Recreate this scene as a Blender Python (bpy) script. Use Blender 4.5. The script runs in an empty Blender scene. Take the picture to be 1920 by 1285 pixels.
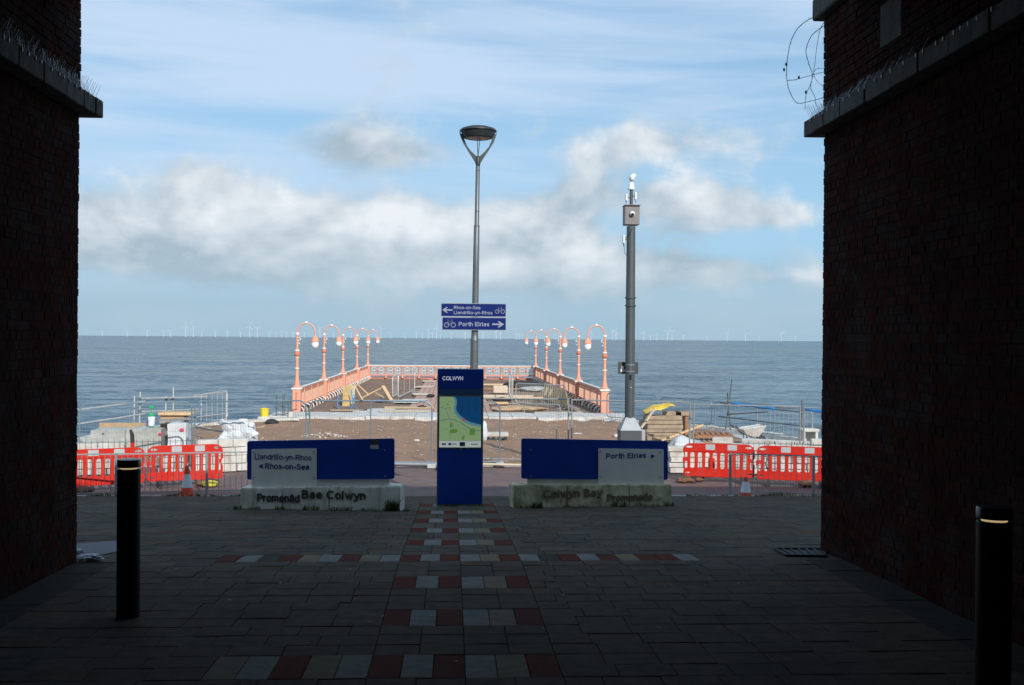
import bpy, bmesh, math, random
from mathutils import Vector, Matrix, Euler, noise
from mathutils.geometry import tessellate_polygon
random.seed(11)
sc = bpy.context.scene
col = sc.collection
R = math.radians

# ---------------------------------------------------------------- camera
F = 2050.0                      # focal length in pixels of the 1920 px wide frame
CZ = 3.55                       # eye height above the promenade
YAW, PITCH, ROLL = math.atan(112/F), math.atan(7/F), 0.0079
f0 = Vector((math.sin(YAW), math.cos(YAW), 0))
r0 = Vector((math.cos(YAW), -math.sin(YAW), 0))
fwd = (f0*math.cos(PITCH) + Vector((0, 0, -1))*math.sin(PITCH)).normalized()
u0 = r0.cross(fwd).normalized()
ir = r0*math.cos(ROLL) + u0*math.sin(ROLL)
iu = u0*math.cos(ROLL) - r0*math.sin(ROLL)
cam = bpy.data.cameras.new('camera')
camo = bpy.data.objects.new('camera', cam); col.objects.link(camo)
m = Matrix((ir, iu, -fwd)).transposed().to_4x4()
m.translation = Vector((0, 0, CZ))
camo.matrix_world = m
cam.sensor_width = 36; cam.lens = 36*F/1920; cam.clip_start = 0.05; cam.clip_end = 120000
sc.camera = camo

# ---------------------------------------------------------------- sky, sun, exposure
SUN_EL, SUN_AZ = R(28.5), R(20)          # sun behind the camera, a little to the right
S = Vector((math.sin(SUN_AZ)*math.cos(SUN_EL), -math.cos(SUN_AZ)*math.cos(SUN_EL), math.sin(SUN_EL)))
SKY = 0.12
world = bpy.data.worlds.new('World'); sc.world = world; world.use_nodes = True
world.cycles.sampling_method = 'MANUAL'; world.cycles.sample_map_resolution = 512
wt = world.node_tree; wt.nodes.clear()
class G:
    """tiny node-graph helper"""
    def __init__(s, t): s.t = t
    def n(s, typ, **kw):
        nd = s.t.nodes.new(typ)
        for k, v in kw.items(): setattr(nd, k, v)
        return nd
    def put(s, sock, v):
        if isinstance(v, bpy.types.NodeSocket): s.t.links.new(v, sock)
        elif v is not None:
            try: sock.default_value = v
            except Exception: sock.default_value = (*v, 1.0)
    def m(s, op, a, b=None, c=None, clamp=False):
        nd = s.n('ShaderNodeMath', operation=op, use_clamp=clamp)
        for i, v in enumerate((a, b, c)):
            if v is not None: s.put(nd.inputs[i], v)
        return nd.outputs[0]
    def mix(s, f, a, b, mode='MIX'):
        nd = s.n('ShaderNodeMix', data_type='RGBA', blend_type=mode)
        s.put(nd.inputs[0], f); s.put(nd.inputs[6], a); s.put(nd.inputs[7], b)
        return nd.outputs[2]
    def noise(s, vec, scale, detail=4, rough=.5, dist=0.0, dim='3D'):
        nd = s.n('ShaderNodeTexNoise', noise_dimensions=dim)
        if vec is not None: s.put(nd.inputs['Vector'], vec)
        nd.inputs['Scale'].default_value = scale; nd.inputs['Detail'].default_value = detail
        nd.inputs['Roughness'].default_value = rough; nd.inputs['Distortion'].default_value = dist
        return nd.outputs['Fac']
    def comb(s, x, y, z=0.0):
        nd = s.n('ShaderNodeCombineXYZ')
        for i, v in enumerate((x, y, z)): s.put(nd.inputs[i], v)
        return nd.outputs[0]
    def ramp(s, f, a, b, lo=0.0, hi=1.0, smooth=True):
        nd = s.n('ShaderNodeMapRange', interpolation_type='SMOOTHSTEP' if smooth else 'LINEAR')
        s.put(nd.inputs[0], f)
        for i, v in zip((1, 2, 3, 4), (a, b, lo, hi)): nd.inputs[i].default_value = v
        return nd.outputs[0]
g = G(wt)
tc = g.n('ShaderNodeTexCoord'); sp = g.n('ShaderNodeSeparateXYZ'); wt.links.new(tc.outputs['Generated'], sp.inputs[0])
az = g.m('ARCTAN2', sp.outputs[0], sp.outputs[1]); el = g.m('ARCSINE', sp.outputs[2])
sky = g.n('ShaderNodeTexSky', sky_type='NISHITA', sun_disc=False)
sky.sun_elevation = SUN_EL; sky.sun_rotation = math.atan2(S.x, S.y)
sky.air_density = 1.0; sky.dust_density = 0.6; sky.ozone_density = 1.5
def cl(c): return tuple(v/SKY for v in c)
def bump(a, e, sa, se, amp):
    x = g.m('DIVIDE', g.m('SUBTRACT', az, a), sa); y = g.m('DIVIDE', g.m('SUBTRACT', el, e), se)
    r = g.m('ADD', g.m('MULTIPLY', x, x), g.m('MULTIPLY', y, y))
    return g.m('MULTIPLY', g.m('EXPONENT', g.m('MULTIPLY', r, -1.0)), amp)
def addall(l):
    o = l[0]
    for v in l[1:]: o = g.m('ADD', o, v)
    return o
# cirrus veil and streaks, stretched along the horizon
cir = g.noise(g.comb(g.m('MULTIPLY', az, 1.3), g.m('MULTIPLY', el, 13.0)), 1.5, 4, .52, .35, '2D')
cir2 = g.noise(g.comb(g.m('MULTIPLY', az, 3.0), g.m('ADD', g.m('MULTIPLY', el, 26.0), g.m('MULTIPLY', az, 2.0))), 1.6, 3, .6, .4, '2D')
cb0 = addall([bump(-.10, .245, .34, .030, .14), bump(.05, .278, .3, .012, .05), bump(.22, .30, .14, .03, -.12)])
cirm = g.m('MULTIPLY', g.ramp(g.m('ADD', g.m('ADD', g.m('MULTIPLY', cir, .75), g.m('MULTIPLY', cir2, .25)), cb0), .36, .72), g.ramp(el, .10, .20, .30, .80))
cirm = g.m('MULTIPLY', cirm, g.ramp(el, .45, .9, 1.0, 1.15))
base = g.mix(g.m('MULTIPLY', g.ramp(el, .0, .22, .85, .55), g.ramp(el, .40, 1.0, 1, .8)), sky.outputs[0], cl((.315, .59, .87)))
base = g.mix(cirm, base, cl((.61, .75, .94)))
# cumulus
def cum(dx, dy, det):
    return g.noise(g.comb(g.m('ADD', az, dx), g.m('ADD', g.m('MULTIPLY', el, 1.5), dy)), 8.0, det, .60, .14, '2D')
n1 = cum(.37, .11, 7); n2 = cum(.386, .150, 3)
def cb(px, py, sx, sy, amp): return bump((px-848)/F, (634-py)/F, sx/F, sy/F, amp)
cov = addall([cb(400, 445, 300, 100, .62), cb(130, 460, 170, 72, .46), cb(390, 345, 130, 42, .22), cb(715, 425, 115, 62, .42), cb(660, 285, 140, 40, .34), cb(800, 292, 70, 20, .12),
              cb(985, 440, 215, 108, .50), cb(1270, 265, 190, 46, .36), cb(1110, 305, 70, 60, .10), cb(1260, 372, 130, 34, .26), cb(1430, 405, 120, 34, .32), cb(1350, 512, 330, 40, .45), cb(205, 262, 60, 24, .16)])
far = g.m('MULTIPLY', g.ramp(g.m('ABSOLUTE', az), .40, .60), g.ramp(el, .30, .06, 0, .34))
mask = g.ramp(g.m('ADD', g.m('MULTIPLY', g.m('SUBTRACT', n1, .5), 1.0), g.m('ADD', cov, far)), .06, .38, 0, .90)
lit = g.m('ADD', g.m('MULTIPLY', g.m('SUBTRACT', n1, n2), 2.3), .36)
lit = g.m('ADD', lit, addall([cb(718, 402, 85, 46, .62), cb(1490, 512, 75, 14, .60), cb(400, 345, 260, 50, .30), cb(430, 520, 330, 60, -.20), cb(600, 500, 60, 70, -.25)]), clamp=True)
c1 = g.mix(mask, base, g.mix(lit, cl((.400, .500, .580)), cl((.88, .91, .94))))
# low soft layer of cloud over the sea
low = g.noise(g.comb(az, g.m('ADD', g.m('MULTIPLY', el, 3.6), 5.0)), 6.0, 4, .5, 0, '2D')
lowm = g.m('MULTIPLY', g.ramp(el, .095, .015, 0, .88), g.ramp(low, .25, .6, .72, 1.0))
c2 = g.mix(lowm, c1, g.mix(low, cl((.30, .47, .59)), cl((.46, .60, .70))))
below = g.mix(g.ramp(el, -.02, -.002), cl((.10, .15, .19)), c2)
bg = g.n('ShaderNodeBackground'); wt.links.new(below, bg.inputs[0]); bg.inputs[1].default_value = SKY
wo = g.n('ShaderNodeOutputWorld'); wt.links.new(bg.outputs[0], wo.inputs[0])

sun = bpy.data.lights.new('sun', 'SUN'); sun.energy = 4.0; sun.angle = R(.53); sun.color = (1.0, .955, .885)
suno = bpy.data.objects.new('sun', sun); col.objects.link(suno)
suno.rotation_euler = S.to_track_quat('Z', 'Y').to_euler(); suno.location = (20, -30, 40)
vs = sc.view_settings
vs.view_transform = 'Standard'; vs.look = 'None'; vs.exposure = 0.0; vs.gamma = 1.0; vs.use_curve_mapping = False
sc.cycles.max_bounces = 6; sc.cycles.diffuse_bounces = 3; sc.cycles.use_denoising = True

# ---------------------------------------------------------------- helpers
W = {}                                   # world offset of each object's origin
def at(px, py, Y):
    d = fwd*F + ir*(px-960) + iu*(642.5-py)
    return Vector((0, 0, CZ)) + d*(Y/d.y)
def gz(y):                               # height of the ramp of paving that falls to the promenade
    if y < 10.02: return CZ-1.78-.0276*y
    if y < 17.6: return CZ-1.311-.0744*y
    return CZ-1.311-.0744*17.6 - .1318*(y-17.6)
def gp(px, Y, z=None):                   # ground point under an image column
    p = at(px, 640, Y); return Vector((p.x, Y, gz(Y) if z is None else z))

class MB:
    def __init__(s): s.v = []; s.f = []
    def add(s, vs_, fs):
        o = len(s.v); s.v += [Vector(v) for v in vs_]; s.f += [[i+o for i in f] for f in fs]; return s
    def hexa(s, p):                      # 8 corners: bottom 4 (ccw), top 4
        return s.add(p, [(3, 2, 1, 0), (4, 5, 6, 7), (0, 1, 5, 4), (1, 2, 6, 5), (2, 3, 7, 6), (3, 0, 4, 7)])
    def box(s, c, d, rot=None):
        c = Vector(c); x, y, z = (k/2 for k in d)
        p = [Vector(q) for q in ((-x, -y, -z), (x, -y, -z), (x, y, -z), (-x, y, -z), (-x, -y, z), (x, -y, z), (x, y, z), (-x, y, z))]
        if rot is not None:
            M = rot if isinstance(rot, Matrix) else Euler(rot).to_matrix()
            p = [M @ q for q in p]
        return s.hexa([c+q for q in p])
    def bbox(s, c, d, b=.01, rot=None):  # box with chamfered edges
        bm = bmesh.new(); bmesh.ops.create_cube(bm, size=1)
        for v in bm.verts: v.co = Vector((v.co.x*d[0], v.co.y*d[1], v.co.z*d[2]))
        bmesh.ops.bevel(bm, geom=bm.edges[:], offset=b, segments=1, affect='EDGES')
        M = Matrix.Identity(3) if rot is None else (rot if isinstance(rot, Matrix) else Euler(rot).to_matrix())
        bm.verts.index_update()
        s.add([Vector(c)+M @ v.co for v in bm.verts], [[v.index for v in f.verts] for f in bm.faces]); bm.free(); return s
    def bar(s, a, b, w, h=None, up=(0, 0, 1)):
        a, b = Vector(a), Vector(b); h = w if h is None else h; d = (b-a)
        z = d.normalized(); up = Vector(up)
        if abs(z.dot(up)) > .98: up = Vector((0, 1, 0))
        x = z.cross(up).normalized(); y = x.cross(z)
        x *= w/2; y *= h/2
        return s.hexa([a-x-y, a+x-y, a+x+y, a-x+y, b-x-y, b+x-y, b+x+y, b-x+y])
    def tube(s, pts, r, n=8, cap=True):
        pts = [Vector(p) for p in pts]; rs = r if isinstance(r, (list, tuple)) else [r]*len(pts)
        o = len(s.v); X = None
        for i, p in enumerate(pts):
            t = (pts[min(i+1, len(pts)-1)]-pts[max(i-1, 0)]).normalized()
            if X is None:
                X = t.cross(Vector((0, 0, 1)))
                if X.length < .05: X = t.cross(Vector((0, 1, 0)))
            X = (X-t*X.dot(t)).normalized(); Y = t.cross(X)
            for k in range(n):
                a = 2*math.pi*k/n; s.v.append(p+(X*math.cos(a)+Y*math.sin(a))*rs[i])
        for i in range(len(pts)-1):
            for k in range(n):
                k2 = (k+1) % n; s.f.append([o+i*n+k, o+i*n+k2, o+(i+1)*n+k2, o+(i+1)*n+k])
        if cap:
            s.f.append([o+k for k in range(n)][::-1]); s.f.append([o+(len(pts)-1)*n+k for k in range(n)])
        return s
    def lathe(s, prof, c=(0, 0, 0), n=20, sq=False, axis=None):
        c = Vector(c); o = len(s.v)
        for r, z in prof:
            for k in range(n):
                a = 2*math.pi*(k+(.5 if sq else 0))/n
                q = Vector((r*math.cos(a), r*math.sin(a), z)); s.v.append(c+(axis @ q if axis else q))
        for i in range(len(prof)-1):
            for k in range(n):
                k2 = (k+1) % n; s.f.append([o+i*n+k, o+i*n+k2, o+(i+1)*n+k2, o+(i+1)*n+k])
        s.f.append([o+k for k in range(n)][::-1]); s.f.append([o+(len(prof)-1)*n+k for k in range(n)])
        return s
    def slab(s, poly, o, U, V, t):       # flat polygon (u,v) extruded by t along U x V (towards the viewer side)
        o, U, V = Vector(o), Vector(U), Vector(V); N = U.cross(V).normalized()*t; n = len(poly)
        a = [o+U*u+V*v for u, v in poly]; tri = tessellate_polygon([[Vector((u, v, 0)) for u, v in poly]])
        b = [p+N for p in a]; k = len(s.v); s.v += a+b
        for t3 in tri:
            (x0, y0), (x1, y1), (x2, y2) = (poly[i] for i in t3)
            q = list(t3) if (x1-x0)*(y2-y0)-(x2-x0)*(y1-y0) > 0 else list(t3)[::-1]
            s.f.append([k+n+i for i in q]); s.f.append([k+i for i in q[::-1]])
        ar = sum(poly[i][0]*poly[(i+1) % n][1]-poly[(i+1) % n][0]*poly[i][1] for i in range(n))
        for i in range(n):
            j = (i+1) % n; q = [k+i, k+j, k+n+j, k+n+i]; s.f.append(q if ar > 0 else q[::-1])
        return s
    def blob(s, c, d, seed=0, amp=.15, sub=2, freq=2.0, rot=None, flat=None):
        bm = bmesh.new(); bmesh.ops.create_icosphere(bm, subdivisions=sub, radius=1)
        M = Euler(rot).to_matrix() if rot else Matrix.Identity(3)
        for v in bm.verts:
            q = v.co.normalized(); k = 1+amp*noise.fractal(q*freq+Vector((seed*7.3, seed*3.1, seed)), 1.0, 2.0, 3)
            p = Vector((q.x*d[0], q.y*d[1], q.z*d[2]))*k
            if flat is not None and p.z < flat: p.z = flat
            v.co = M @ p
        bm.verts.index_update(); s.add([Vector(c)+v.co for v in bm.verts], [[v.index for v in f.verts] for f in bm.faces]); bm.free(); return s
    def build(s, name, mat, parent=None, smooth=False, local=False, kind=None, data=False):
        off = Vector((0, 0, 0)) if (parent is None or local) else W[parent.name]
        me = bpy.data.meshes.new(name); me.from_pydata([v-off for v in s.v], [], s.f); me.materials.append(M_[mat] if isinstance(mat, str) else mat)
        if smooth:
            me.polygons.foreach_set('use_smooth', [True]*len(me.polygons))
            try: me.set_sharp_from_angle(angle=R(42))
            except Exception: pass
        me.update()
        o = bpy.data.objects.new(name, me); col.objects.link(o); o.parent = parent
        W[o.name] = off
        if kind: o['kind'] = kind
        return o
def tag(o, label, cat=None, group=None, kind=None):
    o['label'] = label
    if cat: o['category'] = cat
    if group: o['group'] = group
    if kind: o['kind'] = kind
    return o
def thing(name, loc, label, cat, group=None, rz=0):
    o = bpy.data.objects.new(name, None); col.objects.link(o); o.location = loc; o.rotation_euler = (0, 0, rz)
    o.empty_display_size = .2; W[o.name] = Vector(loc)
    return tag(o, label, cat, group)
def struct(o): o['kind'] = 'structure'; return o
def dup(root, loc, rz=0, label=None, scale=None):
    kids = [c for c in col.objects if c.parent == root]
    r = root.copy(); col.objects.link(r); r.location = loc; r.rotation_euler = (0, 0, rz); W[r.name] = Vector(loc)
    if label: r['label'] = label
    if scale: r.scale = scale
    for c in kids:
        d = c.copy(); col.objects.link(d); d.parent = r
        for e in [x for x in col.objects if x.parent == c]:
            h = e.copy(); col.objects.link(h); h.parent = d
    return r
def mesh_of(curve_data):
    o = bpy.data.objects.new('tmp', curve_data); col.objects.link(o)
    dg = bpy.context.evaluated_depsgraph_get(); me = bpy.data.meshes.new_from_object(o.evaluated_get(dg))
    v = [tuple(x.co) for x in me.vertices]; f = [list(p.vertices) for p in me.polygons]
    bpy.data.objects.remove(o); bpy.data.meshes.remove(me); return v, f
def AR(cx, cy, rx, ry, a0, a1, n=10): return [(cx+rx*math.cos(R(a0+(a1-a0)*k/n)), cy+ry*math.sin(R(a0+(a1-a0)*k/n))) for k in range(n+1)]
_a = [AR(.20, .50, .20, .22, 155, 0)+[(.40, .0)], [(.40, .43), (.20, .41)]+AR(.17, .205, .17, .205, 90, 270)+[(.30, .03), (.40, .16)]]
_s = [(.37, .57), (.31, .68), (.19, .72), (.07, .68), (.02, .56), (.06, .46), (.19, .385), (.33, .31), (.38, .18), (.32, .05), (.19, 0), (.06, .04), (0, .15)]
GL = {'l': (.26, [[(0, 0), (0, 1)]]), 'i': (.26, [[(0, 0), (0, .72)], [(0, .88), (0, 1)]]), 'n': (.60, [[(0, 0), (0, .72)], AR(.2, .48, .2, .24, 175, 0)+[(.4, 0)]]), 'h': (.60, [[(0, 0), (0, 1)], AR(.2, .48, .2, .24, 175, 0)+[(.4, 0)]]),
 'm': (.90, [[(0, 0), (0, .72)], AR(.17, .50, .17, .22, 175, 0)+[(.34, 0)], AR(.51, .50, .17, .22, 175, 0)+[(.68, 0)]]), 'r': (.40, [[(0, 0), (0, .72)], AR(.24, .42, .24, .29, 175, 80)]), 'o': (.66, [AR(.235, .36, .235, .36, 0, 360, 18)]),
 'a': (.62, _a), 'â': (.62, _a+[[(.06, .86), (.20, 1.0), (.34, .86)]]), 'd': (.64, [AR(.215, .36, .215, .36, 0, 360, 18), [(.43, 0), (.43, 1)]]), 'e': (.64, [[(.01, .37), (.45, .37)], AR(.23, .36, .23, .36, 2, 322, 16)]), 's': (.56, [_s]), 'S': (.74, [[(x*1.42, y/.72) for x, y in _s]]),
 'y': (.60, [[(0, .72), (.24, .04)], [(.47, .72), (.22, -.08), (.14, -.23), (0, -.26)]]), 'w': (.86, [[(0, .72), (.17, 0), (.34, .68), (.51, 0), (.68, .72)]]), 't': (.40, [[(.13, .93), (.13, .12), (.19, .01), (.31, 0)], [(0, .70), (.29, .70)]]), '-': (.42, [[(.02, .34), (.26, .34)]]), ' ': (.34, []),
 'L': (.62, [[(0, 1), (0, 0), (.44, 0)]]), 'R': (.76, [[(0, 0), (0, 1)], [(0, 1)]+AR(.30, .75, .22, .25, 90, -90)+[(0, .5)], [(.30, .5), (.54, 0)]]), 'P': (.72, [[(0, 0), (0, 1)], [(0, 1)]+AR(.30, .73, .23, .27, 90, -90)+[(0, .46)]]),
 'E': (.68, [[(.47, 1), (0, 1), (0, 0), (.49, 0)], [(0, .52), (.42, .52)]]), 'B': (.76, [[(0, 0), (0, 1)], [(0, 1)]+AR(.29, .77, .20, .23, 90, -90)+[(0, .54)], [(0, .52)]+AR(.30, .26, .24, .26, 90, -90)+[(0, 0)]]), 'C': (.82, [AR(.36, .5, .36, .5, 48, 312, 18)]), 'O': (.92, [AR(.38, .5, .38, .5, 0, 360, 20)]),
 'W': (1.06, [[(0, 1), (.22, 0), (.44, .95), (.66, 0), (.88, 1)]]), 'Y': (.76, [[(0, 1), (.30, .45), (.60, 1)], [(.30, .47), (.30, 0)]]), 'N': (.72, [[(0, 0), (0, 1), (.52, 0), (.52, 1)]])}
def text(s, o, U, V, h, mat, name, parent, t=.003, width=None, bold=0.0, each=False):
    """plain sans letters as thin solid strokes on the plane o + u*U + v*V (U, V unit)"""
    o, U, V = Vector(o), Vector(U).normalized(), Vector(V).normalized(); N = U.cross(V).normalized(); sw = (.125+bold*2.0)/2
    x = 0.0; runs = []; own = []; done = []
    for ci, ch in enumerate(s):
        adv, st = GL[ch]
        for pl in st: runs.append([Vector((x+p, q)) for p, q in pl]); own.append(ci)
        x += adv+bold*1.6
    xs = [p.x for r_ in runs for p in r_]; x0, x1 = min(xs), max(xs); k = (width/h-2*sw)/(x1-x0) if width else 1.0
    mb = MB()
    for i, pl in enumerate(runs):
        pl = [Vector(((p.x-x0)*k+sw, p.y*(1-2*sw)+sw)) for p in pl]; closed = (pl[0]-pl[-1]).length < .01; L_, R_ = [], []; n = len(pl)
        for j, p in enumerate(pl):
            a = (p-pl[j-1]).normalized() if j else None; b = (pl[j+1]-p).normalized() if j < n-1 else None
            if closed and j in (0, n-1): a = (pl[-1]-pl[-2]).normalized(); b = (pl[1]-pl[0]).normalized()
            q = Vector(p)
            if a is None: q = p-b*sw*(0 if len(pl) > 6 else 1); a = b
            elif b is None: q = p+a*sw*(0 if len(pl) > 6 else 1); b = a
            m_ = a+b; m_ = m_.normalized() if m_.length > .05 else a; nn = Vector((-m_.y, m_.x)); c = max(.5, nn.dot(Vector((-a.y, a.x)))); nn *= sw/c; L_.append(q+nn); R_.append(q-nn)
        tt = t*(1+.03*(i % 5)); v = []
        for P in (L_, R_): v += [o+(U*p.x+V*p.y)*h+N*tt for p in P]
        for P in (L_, R_): v += [o+(U*p.x+V*p.y)*h for p in P]
        f = []
        for j in range(n-1): f += [(n+j, n+j+1, j+1, j), (j, j+1, 2*n+j+1, 2*n+j), (3*n+j, 3*n+j+1, n+j+1, n+j)]
        f += [(0, 2*n, 3*n, n), (n-1, 2*n-1, 4*n-1, 3*n-1)]
        mb.add(v, f)
        if each and (i == len(runs)-1 or own[i+1] != own[i]): mb.build(name, mat, parent); mb = MB()
    return None if each else mb.build(name, mat, parent)
def plate(outline, holes, t):
    """flat plate with holes in the xz plane, thickness t along y"""
    c = bpy.data.curves.new('p', 'CURVE'); c.dimensions = '2D'; c.fill_mode = 'BOTH'; c.extrude = t/2-.004; c.bevel_depth = .004; c.bevel_resolution = 0
    for poly in [outline]+holes:
        sp_ = c.splines.new('POLY'); sp_.points.add(len(poly)-1); sp_.use_cyclic_u = True
        for q, (x, y) in zip(sp_.points, poly): q.co = (x, y, 0, 1)
    v, f = mesh_of(c); return [(x, z, y) for x, y, z in v], [q[::-1] for q in f]
def rrect(x0, y0, x1, y1, r, n=4):
    o = []
    for cx, cy, a in ((x1-r, y1-r, 0), (x0+r, y1-r, 90), (x0+r, y0+r, 180), (x1-r, y0+r, 270)):
        for k in range(n+1):
            t = R(a+90*k/n); o.append((cx+r*math.cos(t), cy+r*math.sin(t)))
    return o
def ell(cx, cy, a, b, n=16): return [(cx+a*math.cos(2*math.pi*k/n), cy+b*math.sin(2*math.pi*k/n)) for k in range(n)]

# ---------------------------------------------------------------- materials
M_ = {}
def mat(name, colr, rough=.6, metal=0.0, var=0.0, vscale=6.0, bump=0.0, bscale=40.0, island=0.0, dirt=None, dscale=3.0, damt=.5, spec=None, coat=0.0, emit=None, alpha=None, trans=None, pal=None, streak=False, blotch=None):
    M = bpy.data.materials.new(name); M.use_nodes = True; t = M.node_tree; q = G(t); b = t.nodes['Principled BSDF']
    geo = q.n('ShaderNodeNewGeometry'); P = geo.outputs['Position']; c = colr if len(colr) == 4 else (*colr, 1)
    cs = None
    if pal:
        cr = q.n('ShaderNodeValToRGB'); cr.color_ramp.interpolation = 'CONSTANT'
        els = cr.color_ramp.elements
        while len(els) < len(pal): els.new(.5)
        for i, pc in enumerate(pal): els[i].position = i/len(pal); els[i].color = (*pc, 1)
        t.links.new(geo.outputs['Random Per Island'], cr.inputs[0]); cs = cr.outputs[0]
    if var:
        nz = q.ramp(q.noise(P, vscale, 5, .6), .3, .7, 1-var, 1+var, False)
        cs = q.mix(1.0, cs if cs else c, q.comb(nz, nz, nz), 'MULTIPLY')
    if island:
        k = q.ramp(geo.outputs['Random Per Island'], 0, 1, 1-island, 1+island, False)
        cs = q.mix(1.0, cs if cs else c, q.comb(k, k, k), 'MULTIPLY')
    if blotch:
        for bc, bs, lo, hi, am in blotch:
            cs = q.mix(q.ramp(q.noise(P, bs, 5, .6, .4), lo, hi, 0, am), cs if cs else c, (*bc, 1))
    if dirt:
        if streak:
            s2 = q.n('ShaderNodeSeparateXYZ'); t.links.new(P, s2.inputs[0])
            vec = q.comb(q.m('MULTIPLY', s2.outputs[0], 5.0), q.m('MULTIPLY', s2.outputs[1], 5.0), q.m('MULTIPLY', s2.outputs[2], .7))
        else: vec = P
        cs = q.mix(q.ramp(q.noise(vec, dscale, 6, .62), .42, .72, 0, damt), cs if cs else c, (*dirt, 1))
    if cs: t.links.new(cs, b.inputs['Base Color'])
    else: b.inputs['Base Color'].default_value = c
    b.inputs['Roughness'].default_value = rough; b.inputs['Metallic'].default_value = metal
    if spec is not None: b.inputs['Specular IOR Level'].default_value = spec
    if coat: b.inputs['Coat Weight'].default_value = coat; b.inputs['Coat Roughness'].default_value = .15
    if bump:
        bn = q.n('ShaderNodeBump'); bn.inputs['Strength'].default_value = bump; bn.inputs['Distance'].default_value = .02
        t.links.new(q.noise(P, bscale, 6, .65), bn.inputs['Height']); t.links.new(bn.outputs[0], b.inputs['Normal'])
    if emit: b.inputs['Emission Color'].default_value = (*emit[0], 1); b.inputs['Emission Strength'].default_value = emit[1]
    if trans: b.inputs['Transmission Weight'].default_value = trans
    if alpha is not None: b.inputs['Alpha'].default_value = alpha
    M_[name] = M; return M
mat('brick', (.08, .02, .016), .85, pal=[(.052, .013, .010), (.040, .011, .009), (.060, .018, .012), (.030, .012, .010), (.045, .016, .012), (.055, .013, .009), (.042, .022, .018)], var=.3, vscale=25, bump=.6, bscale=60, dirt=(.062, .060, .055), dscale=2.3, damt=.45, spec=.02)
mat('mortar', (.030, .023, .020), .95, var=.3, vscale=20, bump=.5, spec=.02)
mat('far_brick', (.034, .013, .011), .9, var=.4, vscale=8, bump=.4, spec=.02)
mat('ledge_stone', (.17, .165, .155), .85, var=.25, vscale=7, bump=.4, island=.12, dirt=(.10, .105, .09), dscale=3.5, damt=.6, streak=True, spec=.02)
mat('deck_concrete', (.04, .04, .04), .9, var=.2)
mat('iron', (.08, .085, .09), .6, .6)
mat('spike', (.55, .57, .6), .35, 1.0)
mat('paver', (.1, .1, .11), .8, pal=[(.108, .093, .075), (.092, .082, .069), (.120, .102, .082), (.112, .087, .068), (.116, .088, .069), (.099, .091, .078)], var=.22, vscale=9, bump=.25, bscale=70, dirt=(.055, .048, .040), dscale=1.3, damt=.5, spec=.02)
mat('paver_red', (.112, .031, .022), .8, var=.25, vscale=10, bump=.25, bscale=70, island=.12, dirt=(.06, .045, .04), dscale=1.6, damt=.4, spec=.02)
mat('paver_light', (.205, .20, .185), .8, var=.2, vscale=10, bump=.25, bscale=70, island=.1, dirt=(.15, .15, .15), dscale=1.6, damt=.4, spec=.02)
mat('paver_cream', (.20, .158, .11), .8, var=.2, vscale=10, bump=.25, bscale=70, island=.08, dirt=(.16, .14, .12), dscale=1.6, damt=.4, spec=.02)
mat('paver_dark', (.062, .055, .047), .8, var=.2, vscale=10, bump=.25, bscale=70, island=.1, spec=.02)
mat('joint', (.034, .031, .027), .95, var=.4, vscale=14, spec=.02)
mat('road', (.17, .105, .092), .85, var=.25, vscale=2.5, bump=.35, bscale=30, dirt=(.10, .09, .09), dscale=.7, damt=.7)
mat('kerb', (.30, .29, .28), .85, var=.2, bump=.3, island=.1)
mat('sand', (.315, .18, .105), .95, var=.22, vscale=1.6, bump=.9, bscale=9, dirt=(.23, .142, .094), dscale=.55, damt=.6)
mat('concrete', (.60, .60, .575), .85, var=.12, vscale=3, bump=.3, bscale=30, island=.07, dirt=(.36, .35, .32), dscale=1.2, damt=.4)
mat('stone_white', (.60, .585, .55), .85, var=.15, vscale=4, bump=.4, bscale=22, island=.10, dirt=(.40, .33, .26), dscale=2.5, damt=.7)
mat('plinth', (.80, .77, .69), .88, var=.15, vscale=5, bump=.4, bscale=35, dirt=(.36, .33, .17), dscale=1.9, damt=.7, streak=True)
mat('plinth_moss', (.78, .72, .50), .9, var=.2, vscale=5, bump=.5, bscale=35, blotch=[((.34, .21, .075), 2.2, .45, .7, .7), ((.17, .20, .055), 3.2, .44, .70, .85)], dirt=(.20, .19, .07), dscale=2.0, damt=.5, streak=True)
mat('letter_dark', (.05, .045, .035), .7, var=.2)
mat('letter_worn', (.17, .14, .08), .8, var=.4, vscale=14)
mat('sign_blue', (.006, .040, .30), .45, spec=.25, var=.10, vscale=3, dirt=(.02, .045, .17), dscale=5, damt=.35, streak=True)
mat('sign_plate', (.82, .79, .74), .45, .15, var=.06, vscale=4)
mat('screw', (.45, .45, .45), .35, .9)
mat('sign_text', (.006, .028, .19), .5)
mat('totem_blue', (.006, .050, .34), .4, spec=.3, dirt=(.018, .05, .20), dscale=5, damt=.3, streak=True, var=.08, vscale=2)
mat('totem_band', (.035, .09, .19), .35)
mat('totem_ghost', (.045, .085, .20), .5)
mat('totem_frame', (.25, .27, .28), .4, .7)
mat('white_print_glow', (.85, .86, .88), .5, emit=((.9, .95, 1), .45))  # lettering given an added glow to read white in shade
mat('sign_white_shaded', (.30, .33, .42), .5)  # white print greyed so the sunlit cycle signs look shaded
mat('map_land', (.25, .37, .18), .4, emit=((.25, .37, .18), .6), var=.06, vscale=8); mat('map_sea', (.004, .055, .16), .4, emit=((.004, .055, .16), .6)); mat('map_shore', (.10, .25, .30), .4, emit=((.10, .25, .30), .6))  # map prints carry an added glow to brighten them in shade
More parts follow.
